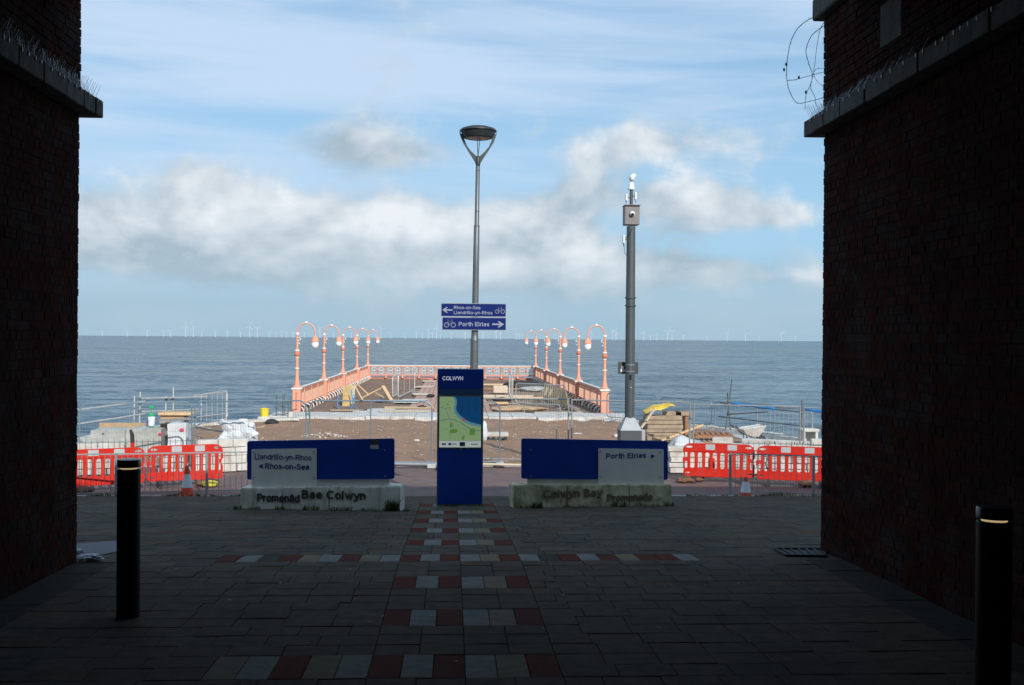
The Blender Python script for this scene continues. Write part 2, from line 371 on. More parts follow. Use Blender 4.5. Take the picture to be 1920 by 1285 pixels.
mat('map_park', (.10, .24, .035), .4, emit=((.10, .24, .035), .6)); mat('map_road', (.10, .19, .17), .4, emit=((.10, .19, .17), .6)); mat('map_star', (.5, .03, .05), .4, emit=((.5, .03, .05), .6)); mat('map_strip', (.45, .50, .47), .4, emit=((.45, .50, .47), .6))  # same added glow on the remaining map prints
mat('map_logo', (.15, .30, .40), .5); mat('map_flag', (.006, .03, .16), .5); mat('map_text', (.10, .22, .32), .5)
mat('lamp_grey', (.145, .16, .17), .45, .35, var=.12, vscale=4); mat('lamp_dark', (.045, .055, .06), .45, .3); mat('lamp_glass', (.45, .40, .33), .4)
mat('mast_grey', (.082, .094, .10), .5, .2, var=.1, vscale=3); mat('mast_base', (.30, .32, .34), .5, .3, var=.08)
mat('cam_white', (.78, .78, .75), .4); mat('box_grey', (.21, .20, .19), .6, var=.15, vscale=9); mat('black', (.012, .012, .014), .4); mat('sign_back', (.045, .06, .055), .6)
mat('bollard', (.010, .010, .011), .32, .2); mat('bollard_cap', (.05, .055, .06), .3, .5)
mat('glow', (1, .8, .5), .5, emit=((1.0, .74, .40), .45))
mat('galv', (.42, .44, .45), .5, .75, var=.15, vscale=6); mat('galv_paint', (.30, .32, .33), .55, .3, var=.15, vscale=6)
mat('red_plastic', (.60, .022, .012), .5, spec=.2, var=.07, vscale=3, dirt=(.40, .07, .05), dscale=3.0, damt=.55); mat('reflect', (.47, .48, .49), .35, var=.06)
mat('rubber', (.035, .035, .037), .8, var=.3); mat('cone_orange', (.75, .075, .025), .45, var=.1); mat('cone_white', (.66, .68, .70), .45, var=.08); mat('cone_dirty', (.45, .09, .05), .6, var=.3)
mat('sandbag', (.52, .45, .06), .8, var=.25, vscale=12, bump=.5); mat('sandbag_brown', (.17, .085, .05), .85, var=.3, vscale=10, bump=.6)
mat('salmon', (.72, .335, .225), .65, spec=.25, var=.05, vscale=5); mat('salmon_red', (.58, .21, .145), .65, spec=.25, var=.08); mat('trim_white', (.85, .80, .73), .45, var=.05); mat('globe', (.86, .85, .86), .25)
mat('salmon_pale', (.76, .44, .31), .5, var=.08)
mat('deck_wood', (.20, .135, .10), .85, var=.3, vscale=2.5, bump=.4, bscale=20, island=.18); mat('deck_red', (.47, .29, .225), .85, var=.2, vscale=3, bump=.4, bscale=20, island=.22)
mat('pine', (.66, .45, .24), .75, var=.15, vscale=6, island=.12); mat('ply', (.60, .41, .16), .75, var=.22, vscale=3, dirt=(.36, .22, .07), dscale=2.2, damt=.5, streak=True); mat('ply_pale', (.60, .50, .38), .8, var=.15, vscale=4, island=.1)
mat('old_wood', (.36, .275, .19), .9, var=.25, vscale=5, bump=.5, bscale=22, island=.18); mat('wood_red', (.33, .16, .08), .85, var=.2, vscale=4, island=.15); mat('chip', (.46, .31, .18), .85, var=.15, vscale=8)
mat('poly_white', (.66, .69, .71), .4, var=.12, vscale=6, bump=.6, bscale=12, dirt=(.42, .44, .43), dscale=3, damt=.4); mat('poly_grey', (.44, .45, .42), .45, var=.15, vscale=5, bump=.5, bscale=14, dirt=(.26, .27, .24), dscale=3.5, damt=.5)
mat('yellow_tarp', (.80, .53, .045), .5, var=.12, vscale=5); mat('yellow', (.80, .62, .03), .4, var=.05); mat('bucket_white', (.78, .80, .82), .4); mat('green', (.02, .42, .17), .45); mat('blue_tarp', (.02, .25, .62), .5); mat('blue_rope', (.05, .30, .60), .6)
mat('block_grey', (.42, .43, .42), .85, var=.15, bump=.3, island=.08); mat('tar', (.02, .017, .016), .8, var=.3)
mat('scaffold', (.60, .60, .57), .45, .5, var=.12); mat('scaffold_dark', (.15, .17, .18), .5, .5, var=.15); mat('hoop_blue', (.19, .27, .32), .45, .4)
mat('grass', (.075, .115, .028), .8, island=.4, pal=[(.07, .11, .03), (.10, .13, .03), (.05, .085, .025), (.15, .13, .045)]); mat('soil', (.045, .028, .020), .95, var=.4, vscale=14, bump=.8)
mat('twig', (.055, .045, .038), .9); mat('leaf_dead', (.03, .02, .016), .9); mat('litter', (.62, .66, .70), .4, var=.1); mat('turbine', (.55, .61, .65), .6)
mat('bounce_stone', (.46, .44, .40), .9, var=.2, vscale=2)  # pale stone for the unseen facing that bounces light
mat('sign_blue_shaded', (.003, .017, .135), .5, spec=.15, var=.06, vscale=4)  # blue darkened so the sunlit cycle signs look shaded
mat('sign_edge', (.30, .32, .35), .5)
mat('pebble', (.5, .45, .38), .9, island=.3)
# ================================================================ LARGE STRUCTURE
# ---- sea
def sea_material():
    M = bpy.data.materials.new('sea_water'); M.use_nodes = True; t = M.node_tree; q = G(t); b = t.nodes['Principled BSDF']
    geo = q.n('ShaderNodeNewGeometry'); s2 = q.n('ShaderNodeSeparateXYZ'); t.links.new(geo.outputs['Position'], s2.inputs[0])
    x, y = s2.outputs[0], s2.outputs[1]
    # broad greener and darker patches in the water colour
    pv = q.comb(q.m('MULTIPLY', x, .0016), q.m('MULTIPLY', y, .006), 2.0)
    p1 = q.ramp(q.noise(pv, 1.0, 4, .55, .5), .38, .62)
    p2 = q.ramp(q.noise(q.comb(q.m('MULTIPLY', x, .012), q.m('MULTIPLY', y, .045), 5.0), 1.0, 4, .6, .4), .40, .66)
    c = q.mix(p1, (.050, .098, .118, 1), (.082, .116, .106, 1)); c = q.mix(q.m('MULTIPLY', p2, .45), c, (.028, .056, .088, 1))
    # a few breaking crests
    wv = q.noise(q.comb(q.m('MULTIPLY', x, .10), q.m('MULTIPLY', y, .16), 1.0), 1.0, 6, .62, .6)
    wc = q.ramp(wv, .735, .775); c = q.mix(wc, c, (.62, .65, .65, 1))
    t.links.new(c, b.inputs['Base Color']); b.inputs['Roughness'].default_value = .2; b.inputs['IOR'].default_value = 1.333; b.inputs['Specular IOR Level'].default_value = .36
    # wave slopes taken straight from noise, so they hold at any distance
    def slope(sx, sy, z, det, ro):
        nd = q.n('ShaderNodeTexNoise'); q.put(nd.inputs['Vector'], q.comb(q.m('MULTIPLY', x, sx), q.m('MULTIPLY', y, sy), z)); nd.inputs['Scale'].default_value = 1.0; nd.inputs['Detail'].default_value = det; nd.inputs['Roughness'].default_value = ro; nd.inputs['Distortion'].default_value = .4
        c3 = q.n('ShaderNodeSeparateColor'); t.links.new(nd.outputs['Color'], c3.inputs[0]); return c3.outputs[0], c3.outputs[1]
    ax, ay = slope(.42, .95, 0.0, 4, .62); bx, by = slope(.05, .13, 4.0, 3, .5); ex, ey = slope(.9, 1.9, 8.0, 2, .5)
    def tot(a, b, c): return q.m('ADD', q.m('ADD', q.m('MULTIPLY', q.m('SUBTRACT', a, .5), 1.1), q.m('MULTIPLY', q.m('SUBTRACT', b, .5), .55)), q.m('MULTIPLY', q.m('SUBTRACT', c, .5), .45))
    nv = q.n('ShaderNodeVectorMath', operation='NORMALIZE'); t.links.new(q.comb(q.m('MULTIPLY', tot(ax, bx, ex), .6), q.m('SUBTRACT', tot(ay, by, ey), .10), 1.0), nv.inputs[0])
    t.links.new(nv.outputs[0], b.inputs['Normal']); M_['sea'] = M
sea_material()
SZ = -3.3
mb = MB(); ys = [34, 60, 100, 160, 260, 420, 700, 1200, 2200, 4500, 10000, 30000, 90000]
for i, yy in enumerate(ys):
    mb.v += [Vector((x, yy, SZ)) for x in (-60000, -3000, -300, 0, 300, 3000, 60000)]
    if i: mb.f += [[(i-1)*7+k, (i-1)*7+k+1, i*7+k+1, i*7+k] for k in range(6)]
struct(mb.build('sea', 'sea'))['label'] = 'grey-blue choppy sea reaching to the horizon'

# ---- paved ramp under and beyond the bridge
prof = [-62, 0, 5, 10.02, 13, 15, 17.6, 19, 21, 24.3]
mb = MB()
for i, yy in enumerate(prof):
    z = gz(yy)-.02; mb.v += [Vector((-46, yy, z)), Vector((46, yy, z)), Vector((46, yy, z-.3)), Vector((-46, yy, z-.3))]
    if i: k = 4*i; mb.f += [[k-4, k-3, k+1, k], [k-3, k-2, k+2, k+1], [k-1, k, k+3, k-1][:3]]
mb.f = [f for f in mb.f if len(f) == 4]
ramp = struct(mb.build('paved_ramp', 'joint')); ramp['label'] = 'paving of grey setts sloping down to the promenade'
LY, RY = 10.16, 10.79; LX, RX = at(146.5, 640, LY).x, at(1541.5, 640, RY).x
C = .2566; Y0 = 6.55-C
def paver(mb, x0, x1, y0, y1, gap=.0022):
    dz = random.uniform(-.0025, .0025); e = random.uniform(-.0015, .0015)
    x0 += gap; x1 -= gap; y0 += gap; y1 -= gap; c = .003
    za, zb = gz(y0), gz(y1)
    ring = lambda i, d: [Vector((x0+i, y0+i, za+dz+d+e)), Vector((x1-i, y0+i, za+dz+d-e)), Vector((x1-i, y1-i, zb+dz+d-e)), Vector((x0+i, y1-i, zb+dz+d+e))]
    v = ring(0, -.02)+ring(0, -c)+ring(c, 0)
    f = [(8, 9, 10, 11)]
    for b0 in (0, 4):
        for k in range(4): f.append((b0+k, b0+(k+1) % 4, b0+4+(k+1) % 4, b0+4+k))
    return mb.add(v, f)
PW, PX0 = .1885, -.475
row_cols = ['red', 'light', 'red', 'light', 'cream', 'red']
left_cols = ['red', 'light', 'dark', 'red', 'cream', 'light', 'red', 'cream', 'light'][::-1]
right_cols = ['light', 'dark', 'red', 'light', 'red', 'cream', 'red', 'red', 'light']
field = MB(); singles = []; nc = 0
def xlim(yy):
    if yy < 10.1: return (LX-.03, RX+.03)
    w = yy*.42+1.2; return (-w, w)
for k in range(-8, 72):
    y0, y1 = Y0+C*k, Y0+C*(k+1); ym = (y0+y1)/2
    if y1 > 24.3: break
    xa, xb = xlim(ym); ph = k % 5; r_ = k//5
    if ym < 10.1: xa, xb = LX+.36, RX-.36
    spans = [(xa, PX0), (PX0, PX0+6*PW), (PX0+6*PW, xb)]
    if ph == 1: continue_row = True
    if ph == 0:                          # coloured row, two courses deep
        y2 = Y0+C*(k+2)
        if y2 < 17.2:
            for i, cn in enumerate(row_cols): singles.append(('paver_'+cn, (PX0+i*PW, PX0+(i+1)*PW, y0, y2)))
            lo, hi = PX0, PX0+6*PW
            if r_ == 0:
                for i, cn in enumerate(left_cols[:5]): singles.append(('paver_'+cn, (PX0-(i+1)*PW, PX0-i*PW, y0, y2)))
                lo = PX0-5*PW
            if r_ == 3:
                for i, cn in enumerate(left_cols): singles.append(('paver_'+cn, (PX0-(i+1)*PW, PX0-i*PW, y0, y2)))
                for i, cn in enumerate(right_cols): singles.append(('paver_'+cn, (hi+i*PW, hi+(i+1)*PW, y0, y2)))
                lo, hi = PX0-9*PW, hi+9*PW
            row_span = (lo, hi)
        else: row_span = None
    segs = []
    if ph in (0, 1) and row_span: segs = [(xa, row_span[0]), (row_span[1], xb)]
    elif ym < 17.2: segs = spans
    else: segs = [(xa, xb)]
    for a, b in segs:
        if b-a < .1: continue
        L = PW*1.5 if (a >= PX0-.01 and b <= PX0+6*PW+.01) else .34
        x = a; first = True
        while x < b-.02:
            l = L*(random.uniform(.35, 1.0) if first and L == .34 else 1.0); first = False
            x2 = min(x+l, b)
            if b-x2 < .09: x2 = b
            vis = ym > 6.15 and abs(x-.3) < ym*.40
            if vis and nc < 205: nc += 1; singles.append(('paver', (x, x2, y0, y1)))
            else: paver(field, x, x2, y0, y1)
            x = x2
yy = 4.6
while yy < 10.0:
    for xa, xb in ((LX-.02, LX+.36), (RX-.36, RX+.02)): singles.append(('paver_dark', (xa, xb, yy, min(yy+.62, 10.1))))
    yy += .62
for mn, a in singles: paver(MB_ := MB(), *a).build('coloured_paver' if mn != 'paver' else 'paver', mn, ramp)
field.build('paver_field', 'paver', ramp, kind='stuff')
# bed of setts behind the frame, out of view, keeps the tunnel floor closed
# ---- promenade road and kerbs
mb = MB()
mb.add([(-70, 24.25, -.01), (70, 24.25, -.01), (70, 30.4, 0), (-70, 30.4, 0)], [(0, 1, 2, 3)])
road = struct(mb.build('promenade_road', 'road')); road['label'] = 'reddish brown promenade path between guard rail and works'
for side in (-1, 1):
    for i in range(12):
        x0 = side*(2.0+i*.915)
        MB().bbox((x0+side*.45, 24.36, -.02), (.905, .15, .14), .012).build('kerb_stone', 'kerb', road)
for i in range(30):                       # low kerb between road and works, broken by heaps
    x0 = -13.5+i*.92
    MB().bbox((x0+.45, 30.32, .0), (.90, .14, .13), .012).build('kerb_stone', 'kerb', road)
# ---- promenade concrete and works ground
mb = MB(); mb.add([(-90, 30.4, -.02), (90, 30.4, -.02), (90, 36.4, -.02), (-90, 36.4, -.02)], [(0, 1, 2, 3)])
mb.add([(-90, 36.4, -.02), (90, 36.4, -.02), (90, 36.4, -4), (-90, 36.4, -4)], [(0, 3, 2, 1)])
prom = struct(mb.build('promenade', 'concrete')); prom['label'] = 'pale concrete promenade along the sea wall'
CYC, RAD = 35.8, 12.5
mb = MB(); NX, NY = 110, 70; idx = {}
for j in range(NY+1):
    yy = 30.4+(48.6-30.4)*j/NY
    half = 10.4 if yy < CYC else min(10.4, math.sqrt(max(RAD**2-(yy-CYC)**2, 0)))
    if yy > CYC: half = max(half, 7.3)
    half += .25*noise.noise(Vector((0, yy*.9, 0)))
    for i in range(NX+1):
        x = -half+2*half*i/NX
        e = min(1, (half-abs(x))/1.0, (yy-30.4)/.6+.05)
        z = .03+e*(.05+.075*noise.fractal(Vector((x*.55, yy*.55, 0)), 1, 2, 4)+.02*noise.noise(Vector((x*3, yy*3, 1))) - .035*sum(math.exp(-((x-(a0+.9*math.sin(yy*.21+a0)))/.16)**2) for a0 in (-3.6, -2.0, 1.9, 3.5)))
        mb.v.append(Vector((x, yy, z)))
for j in range(NY):
    for i in range(NX): k = j*(NX+1)+i; mb.f.append([k, k+1, k+NX+2, k+NX+1])
site = struct(mb.build('works_ground', 'sand', smooth=True)); site['label'] = 'bare brown sand of the building site in front of the pier'
# rounded head of the promenade with its coping
mb = MB(); N = 40
top = [Vector((RAD*math.cos(math.pi*k/N), CYC+RAD*math.sin(math.pi*k/N), -.025)) for k in range(N+1)]
bot = [v+Vector((0, 0, -4)) for v in top]; mb.add(top+bot, [[k, k+1, N+2+k, N+1+k][::-1] for k in range(N)]+[list(range(N+1))])
swall = struct(mb.build('sea_wall', 'concrete')); swall['label'] = 'curved concrete sea wall with pale coping blocks'
nb = 34
for k in range(nb):
    a0, a1 = math.pi*(k+.01)/nb, math.pi*(k+.99)/nb; am = (a0+a1)/2
    if abs(RAD*math.cos(am)) < 6.6 and math.sin(am) > .5: continue
    h = .17+.02*math.sin(k*2.1)
    p = []
    for z in (-.02, h):
        for r_, a in ((RAD-.42, a0), (RAD+.05, a0), (RAD+.05, a1), (RAD-.42, a1)): p.append(Vector((r_*math.cos(a), CYC+r_*math.sin(a), z)))
    MB().hexa(p).build('coping_block', 'stone_white', swall)
# ---- apron in front of the pier
apron = struct(MB().box((0, 48.3, -.2), (15.2, 3.2, .5)).build('pier_apron', 'concrete')); apron['label'] = 'pale concrete strip across the foot of the pier'
for i in range(15):
    x = -7.35+i*1.05; fr = 46.55+random.choice((0, 0, .35, .5)) + (.4 if abs(x) > 6.3 else 0)
    MB().bbox((x, (fr+49.7)/2, .10), (1.035, 49.7-fr, .17), .012).build('apron_slab', 'stone_white', apron)
# ---- pier deck
DZ = .08; PY0, PY1, PHW = 49.7, 92.6, 7.15
deck = struct(MB().box((0, (PY0+PY1)/2, DZ-.30), (2*PHW+.5, PY1-PY0+.4, .44)).build('pier_deck', 'deck_wood')); deck['label'] = 'weathered timber deck of the short pier'
mb = MB(); yy = PY0
while yy < PY1:
    d = random.uniform(.19, .24)
    for s in (-1, 1):
        z = DZ-.03+random.uniform(0, .03)
        mb.box((s*(PHW+2.02)/2-.02*s, yy+d/2, z-.02), (PHW-2.0, d-.018, .06))
    yy += d
mb.build('deck_boards', 'deck_wood', deck, kind='stuff')
for i in range(13):
    x = -1.95+i*.31; yy = PY0
    while yy < 88:
        L = random.uniform(5, 9); e = min(yy+L, 88.5)
        MB().bbox((x, (yy+e)/2, DZ+.02+random.uniform(-.008, .008)), (.285, e-yy-.02, .07), .006).build('deck_plank', 'deck_red', deck); yy = e
for s in (-1, 1):
    MB().box((s*(PHW+.15), (PY0+PY1)/2, DZ-.25), (.2, PY1-PY0+.3, .75)).build('edge_beam', 'salmon_red', deck)
MB().box((0, PY1+.16, DZ-.25), (2*PHW+.5, .2, .75)).build('edge_beam', 'salmon_red', deck)
for yy in (52, 62, 72, 82, 91.5):
    for x in (-6, -2, 2, 6):
        MB().tube([(x, yy, DZ-.4), (x, yy, SZ-1.5)], .2, 10).build('pile', 'iron', deck, smooth=True)

# ================================================================ RAILWAY BRIDGE
CH, BL = .0785, .2365                    # brick course and stretcher module
def abutment(side, X, YE, yvis, zled, label, ledge_joints):
    t = thing('bridge_abutment', (X, YE-2, gz(YE-2)), label, 'bridge')
    s = side
    # mass behind the face and embankment beyond
    MB().box((X+s*.06+s*23, (YE-.05-60)/2, 3.1), (46, YE-.05+60, 7.44)).build('core', 'mortar', t)
    MB().box((X+s*.0415, (YE-.009+yvis)/2, 3.75), (.074, YE-.009-yvis, 6.1)).build('mortar_bed', 'mortar', t)
    # unseen pale wing facing added to bounce sky light onto the signs
    MB().box((X+s*.45+s*22.5, YE+.02, 4.4), (45, .12, 9.0)).build('bounce_facing', 'bounce_stone', t)
    # plain brickwork nearer than the picture reaches
    MB().box((X+s*.04, (yvis-.02-60)/2, 3.6), (.075, yvis-.02+60, 6.3)).build('near_brickwork', 'far_brick', t)
    bricks = []; z = gz(YE)-.25; k = 0
    while z < 6.75:
        stretch = k % 2 == 0; y = YE
        L = BL if stretch else BL/2
        first = True
        while y > yvis:
            l = L*(.75 if first and stretch else 1.0) if not (first and not stretch) else BL*.5
            first = False
            y2 = max(y-l, yvis-.2)
            up = z > zled+.1
            if not (up and abs((y+y2)/2-(YE-.36)) < .02): bricks.append((y2, y, z, z+CH, up))
            y = y2
        z += CH; k += 1
    def one(mb, b, mx):
        y0, y1, z0, z1, up = b; j = .005; o = random.uniform(-.0022, .0022) + (random.uniform(-.010, 0) if random.random() < .06 else 0) + (.0 if not up else .012)
        face = X-s*(.0+o); back = X+s*.09
        ye = y1-j
        if YE-y1 < .01: ye += random.uniform(-.014, .008)
        jit = lambda: random.uniform(-.0025, .0025)
        p = []
        for zz in (z0+j, z1-j):
            p += [Vector((back, y0+j, zz)), Vector((face, y0+j+jit(), zz+jit())), Vector((face, ye+jit(), zz+jit())), Vector((back, ye, zz))]
        if s > 0: p = [p[i] for i in (3, 2, 1, 0, 7, 6, 5, 4)]
        mb.hexa(p)
    bricks = [b for b in bricks if b[3] > gz(b[0])-.05 and not (zled < (b[2]+b[3])/2 < zled+.15)]
    bricks.sort(key=lambda b: b[0]+abs((b[2]-CZ)*.02))
    vis = [b for b in bricks if abs(X)*F/b[0] < (848 if s < 0 else 1072)+4]
    ids = set(id(b) for b in vis[:300]); rest = MB()
    for b in bricks:
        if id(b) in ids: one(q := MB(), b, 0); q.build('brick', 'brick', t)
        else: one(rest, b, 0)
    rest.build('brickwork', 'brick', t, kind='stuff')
    # projecting stone ledge
    js = ledge_joints; xi = X-s*.158
    for a, b in zip(js[:-1], js[1:]):
        h = .158+random.uniform(-.004, .004); o = random.uniform(-.006, .006)
        MB().bbox((xi+s*.25+o, (a+b)/2, zled+h/2), (.5, a-b-.012, h), .008).build('ledge_stone', 'ledge_stone', t)
    # bird spikes glued along the ledge
    mb = MB(); y = js[0]-.03
    while y > js[0]-2.6:
        for dx, dy in ((-.045, .0), (.015, .012), (.05, -.01)):
            mb.tube([(xi+s*.07, y, zled+.16), (xi+s*.07+s*dx*1.3, y+dy*2+random.uniform(-.01, .02), zled+.16+random.uniform(.10, .155))], .0013, 3)
        y -= .040
    mb.build('bird_spikes', 'spike', t, kind='stuff')
    mb = MB(); y = js[0]-.06
    while y > js[0]-4.0:
        mb.box((xi-s*.004, y, zled+.135), (.012, .012, .03)); y -= random.uniform(.09, .26)
    mb.build('spike_clips', 'cam_white', t, kind='stuff')
    return t, xi
def joints(y0, a): 
    o = [y0]
    for v in a: o.append(o[-1]-v)
    return o
tl, _ = abutment(-1, LX, LY, 7.95, 5.56, 'left brick bridge abutment with stone ledge and bird spikes', joints(LY+.165, [.20, .30, .44, .52, .50, .5, .5, .6]))
tr, xr = abutment(1, RX, RY, 6.7, 5.62, 'right brick bridge abutment with stone ledge and bramble hanging off it', joints(RY+.165, [.26, .34, .45, .60, .54, .55, .52, .6, .6, .6]))
MB().bbox((RX+.12, RY-.62, 6.90), (.42, 1.5, .22), .015).build('corbel_stone', 'ledge_stone', tr)
p = Vector((RX+.02, 9.1, 6.28)); MB().bbox(p, (.07, .50, .42), .03).build('pad_stone', 'ledge_stone', tr)
bd = thing('bridge_deck', (0, 10, 7.4), 'dark bridge deck above the top of the picture shading the underpass', 'bridge')
MB().box((0, -25.02, 7.9), (98, 70, 2.1)).build('deck_slab', 'deck_concrete', bd)
MB().box((0, -26.0, 6.80), (7.0, 68, 1.1)).build('shade_soffit', 'deck_concrete', bd)  # unseen low soffit added to cut sky light on the floor
for i in range(9): MB().box((-3.2+i*.8, 9.0, 6.83), (.16, 1.9, .10)).build('girder', 'iron', bd)
# dead bramble looping from the right ledge
br = thing('dead_bramble', at(1545, 30, RY), 'dead looping bramble stem hanging beside the right ledge', 'bramble')
def stem(pts, r, n=18):
    q = [at(x, y, RY+.12+dy) for x, y, dy in pts]; out = []
    for i in range(len(q)-1):
        a, b, c, d = q[max(i-1, 0)], q[i], q[i+1], q[min(i+2, len(q)-1)]
        for k in range(4):
            t = k/4; out.append(.5*((2*b)+(c-a)*t+(2*a-5*b+4*c-d)*t*t+(3*b-a-3*c+d)*t**3))
    return out+[q[-1]], r
loops = [([(1549, 32, -.1), (1535, 31, 0), (1518, 36, .02), (1497, 52, .05), (1484, 75, .1), (1478, 100, .12), (1475, 128, .1), (1476, 155, .08), (1482, 175, .05), (1489, 188, .02), (1498, 194, 0), (1520, 190, -.03), (1545, 183, -.1)], .0045),
         ([(1546, 48, -.1), (1533, 57, 0), (1520, 70, .05), (1511, 95, .08), (1516, 118, .06), (1523, 140, .02), (1520, 158, 0), (1512, 176, .02), (1509, 205, .03)], .004),
         ([(1475, 151, .08), (1490, 150, .05), (1508, 145, .02), (1524, 141, 0), (1545, 135, -.1)], .0035),
         ([(1548, 38, -.1), (1538, 55, .02), (1532, 85, .05), (1528, 118, .03), (1526, 140, 0), (1532, 152, -.02), (1544, 163, -.08)], .003),
         ([(1524, 141, 0), (1530, 130, -.02), (1545, 128, -.1)], .003), ([(1524, 143, 0), (1520, 165, .02), (1528, 182, 0), (1530, 200, 0)], .003)]
for pts, r in loops:
    q, r = stem(pts, r); mb = MB().tube(q, [r*(1-.4*i/len(q)) for i in range(len(q))], 6)
    for i in range(2, len(q)-1, 3):
        mb.tube([q[i], q[i]+Vector((random.uniform(-1, 1), random.uniform(-.3, .3), random.uniform(-1, 1)))*.022], [.002, .0006], 4)
    mb.build('stem', 'twig', br)
for x, y in ((1474, 121), (1470, 131), (1498, 145), (1511, 173)):
    MB().blob(at(x, y, RY+.15), (.012, .01, .02), x, .3, 1).build('dead_leaf', 'leaf_dead', br)
# ================================================================ SIGNS, TOTEM, LAMP COLUMN, MAST
def frame(A, B):                          # unit vectors along a sign seen from the tunnel
    U = (B-A); U.z = 0; U.normalize(); V = Vector((0, 0, 1)); return U, V
def promenade_sign(A, B, hz, label, moss, panel, plate_, lines, plinth_lines, screws, dx):
    """A, B: ground points of the plinth's front corners; hz: plinth height at both ends"""
    t = thing('promenade_sign', (A+B)/2, label, 'sign', 'blue promenade signs')
    U, V = frame(A, B); N = U.cross(V); L = (B-A).length     # N points to the viewer
    D = .34; z0 = min(A.z, B.z)-.06
    segs = 3; cuts = [0, .27, .56, 1] if not moss else [0, .33, .72, 1]
    m_ = 'plinth_moss' if moss else 'plinth'
    for i in range(segs):
        a, b = A.lerp(B, cuts[i])+U*(.003 if i else 0), A.lerp(B, cuts[i+1])
        ha = hz[0]+(hz[1]-hz[0])*cuts[i]; hb = hz[0]+(hz[1]-hz[0])*cuts[i+1]
        bm = bmesh.new(); za = A.z+ha+(B.z-A.z)*cuts[i]; zb = A.z+hb+(B.z-A.z)*cuts[i+1]
        za = A.z+(B.z-A.z)*cuts[i]+ha; zb = A.z+(B.z-A.z)*cuts[i+1]+hb
        p = [Vector((a.x, a.y, z0)), Vector((b.x, b.y, z0)), Vector((b.x, b.y, z0))-N*D, Vector((a.x, a.y, z0))-N*D]
        p += [Vector((p[0].x, p[0].y, za)), Vector((p[1].x, p[1].y, zb)), Vector((p[2].x, p[2].y, zb)), Vector((p[3].x, p[3].y, za))]
        vv = [bm.verts.new(q) for q in p]
        for f in [(3, 2, 1, 0), (4, 5, 6, 7), (0, 1, 5, 4), (1, 2, 6, 5), (2, 3, 7, 6), (3, 0, 4, 7)]: bm.faces.new([vv[k] for k in f])
        bmesh.ops.bevel(bm, geom=bm.edges[:], offset=.008 if 0 < i < segs-1 else .016, segments=2, affect='EDGES'); bm.verts.index_update()
        q = MB(); q.add([v.co.copy() for v in bm.verts], [[v.index for v in f.verts] for f in bm.faces]); bm.free(); q.build('plinth_block', m_, t, smooth=True)
    def pt(px, py, back):                 # point on the vertical plane 'back' metres behind the plinth face
        o = A-N*back; d = fwd*F+ir*(px-960)+iu*(642.5-py); c = Vector((0, 0, CZ)); k = (o-c).dot(N)/d.dot(N); return c+d*k
    def quad(name, mat_, x0, y0a, y1a, x1, y0b, y1b, back, th, r=.0, **k):
        P = [pt(x0, y1a, back), pt(x1, y1b, back), pt(x1, y0b, back), pt(x0, y0a, back)]   # bl br tr tl
        o = P[0]; loc = [((q-o).dot(U), (q-o).dot(V)) for q in P]
        if r:
            n = 5; poly = []
            for i in range(4):
                c = Vector(loc[i]); a = (Vector(loc[i-1])-c).normalized(); b = (Vector(loc[(i+1) % 4])-c).normalized()
                for j in range(n+1):
                    th_ = j/n; poly.append(tuple(c+a*r*(1-th_)**2+b*r*th_**2))
        else: poly = loc
        return MB().slab(poly, o, U, V, th).build(name, mat_, t)
    pl = panel; quad('blue_panel', 'sign_blue', *pl, .13, .035, .035)
    back = plate_['back']; quad('support_plate', 'sign_plate', *back, .155, .02)
    fr = plate_['front']; fp = quad('name_plate', 'sign_plate', *fr, .093, .022, .012)
    for s_, px, py, h, w, bold in lines:
        text(s_, pt(px, py, .070), U, V, h, 'sign_text', 'lettering', fp, .003, w, bold)
    for px, py, tri in plate_['arrow']:
        o = pt(px, py, .070); MB().slab(tri, o, U, V, .003).build('arrow', 'sign_text', fp)
    for px, py, bk in screws:
        o = pt(px, py, bk); MB().lathe([(.0, 0), (.013, 0), (.013, .006), (.005, .009)], o, 10, axis=Matrix((U, V, N)).transposed()).build('screw', 'screw', t, smooth=True)
    for s_, px, py, h, w, mt in plinth_lines:
        text(s_, pt(px, py, -.0), U, V, h, mt, 'plinth_letter', t, .012, w, .035, True)
    return t, U, V, N, pt
A, B = gp(452, 16.17), gp(752, 15.76)
sl, U, V, N, pt = promenade_sign(A, B, (.300, .352), 'blue promenade sign pointing left to Rhos-on-Sea on pale concrete plinth', False,
    (465, 827, 899, 740, 822, 898), dict(back=(592, 860, 914, 731, 860, 913), front=(472.5, 842.5, 913, 594, 841, 912), arrow=[(485, 874.5, [(0, 0), (.064, -.038), (.064, .038)])]),
    [('Llandrillo-yn-Rhos', 477.5, 861.5, .081, .855, .012), ('Rhos-on-Sea', 497, 879.6, .085, .665, .03)],
    [('Promenâd', 482, 940.5, .118, .640, 'letter_dark'), ('Bae Colwyn', 566, 934.5, .122, .945, 'letter_dark')],
    [(475.5, 848, .071), (588.5, 847, .071), (475.5, 896, .071), (588.5, 896, .071), (722, 844.5, .095), (722.5, 893, .095)], 0)
MB().slab([(0, 0), (.13, 0), (.13, .145), (0, .145)], pt(694, 842, .0945), U, V, .002).build('sticker', 'iron', sl)
MB().slab([(0, 0), (.125, 0), (.125, .055), (0, .055)], pt(694.3, 841.8, .0920), U, V, .002).build('sticker_label', 'reflect', sl)
A, B = gp(966, 16.29), gp(1262, 16.74)
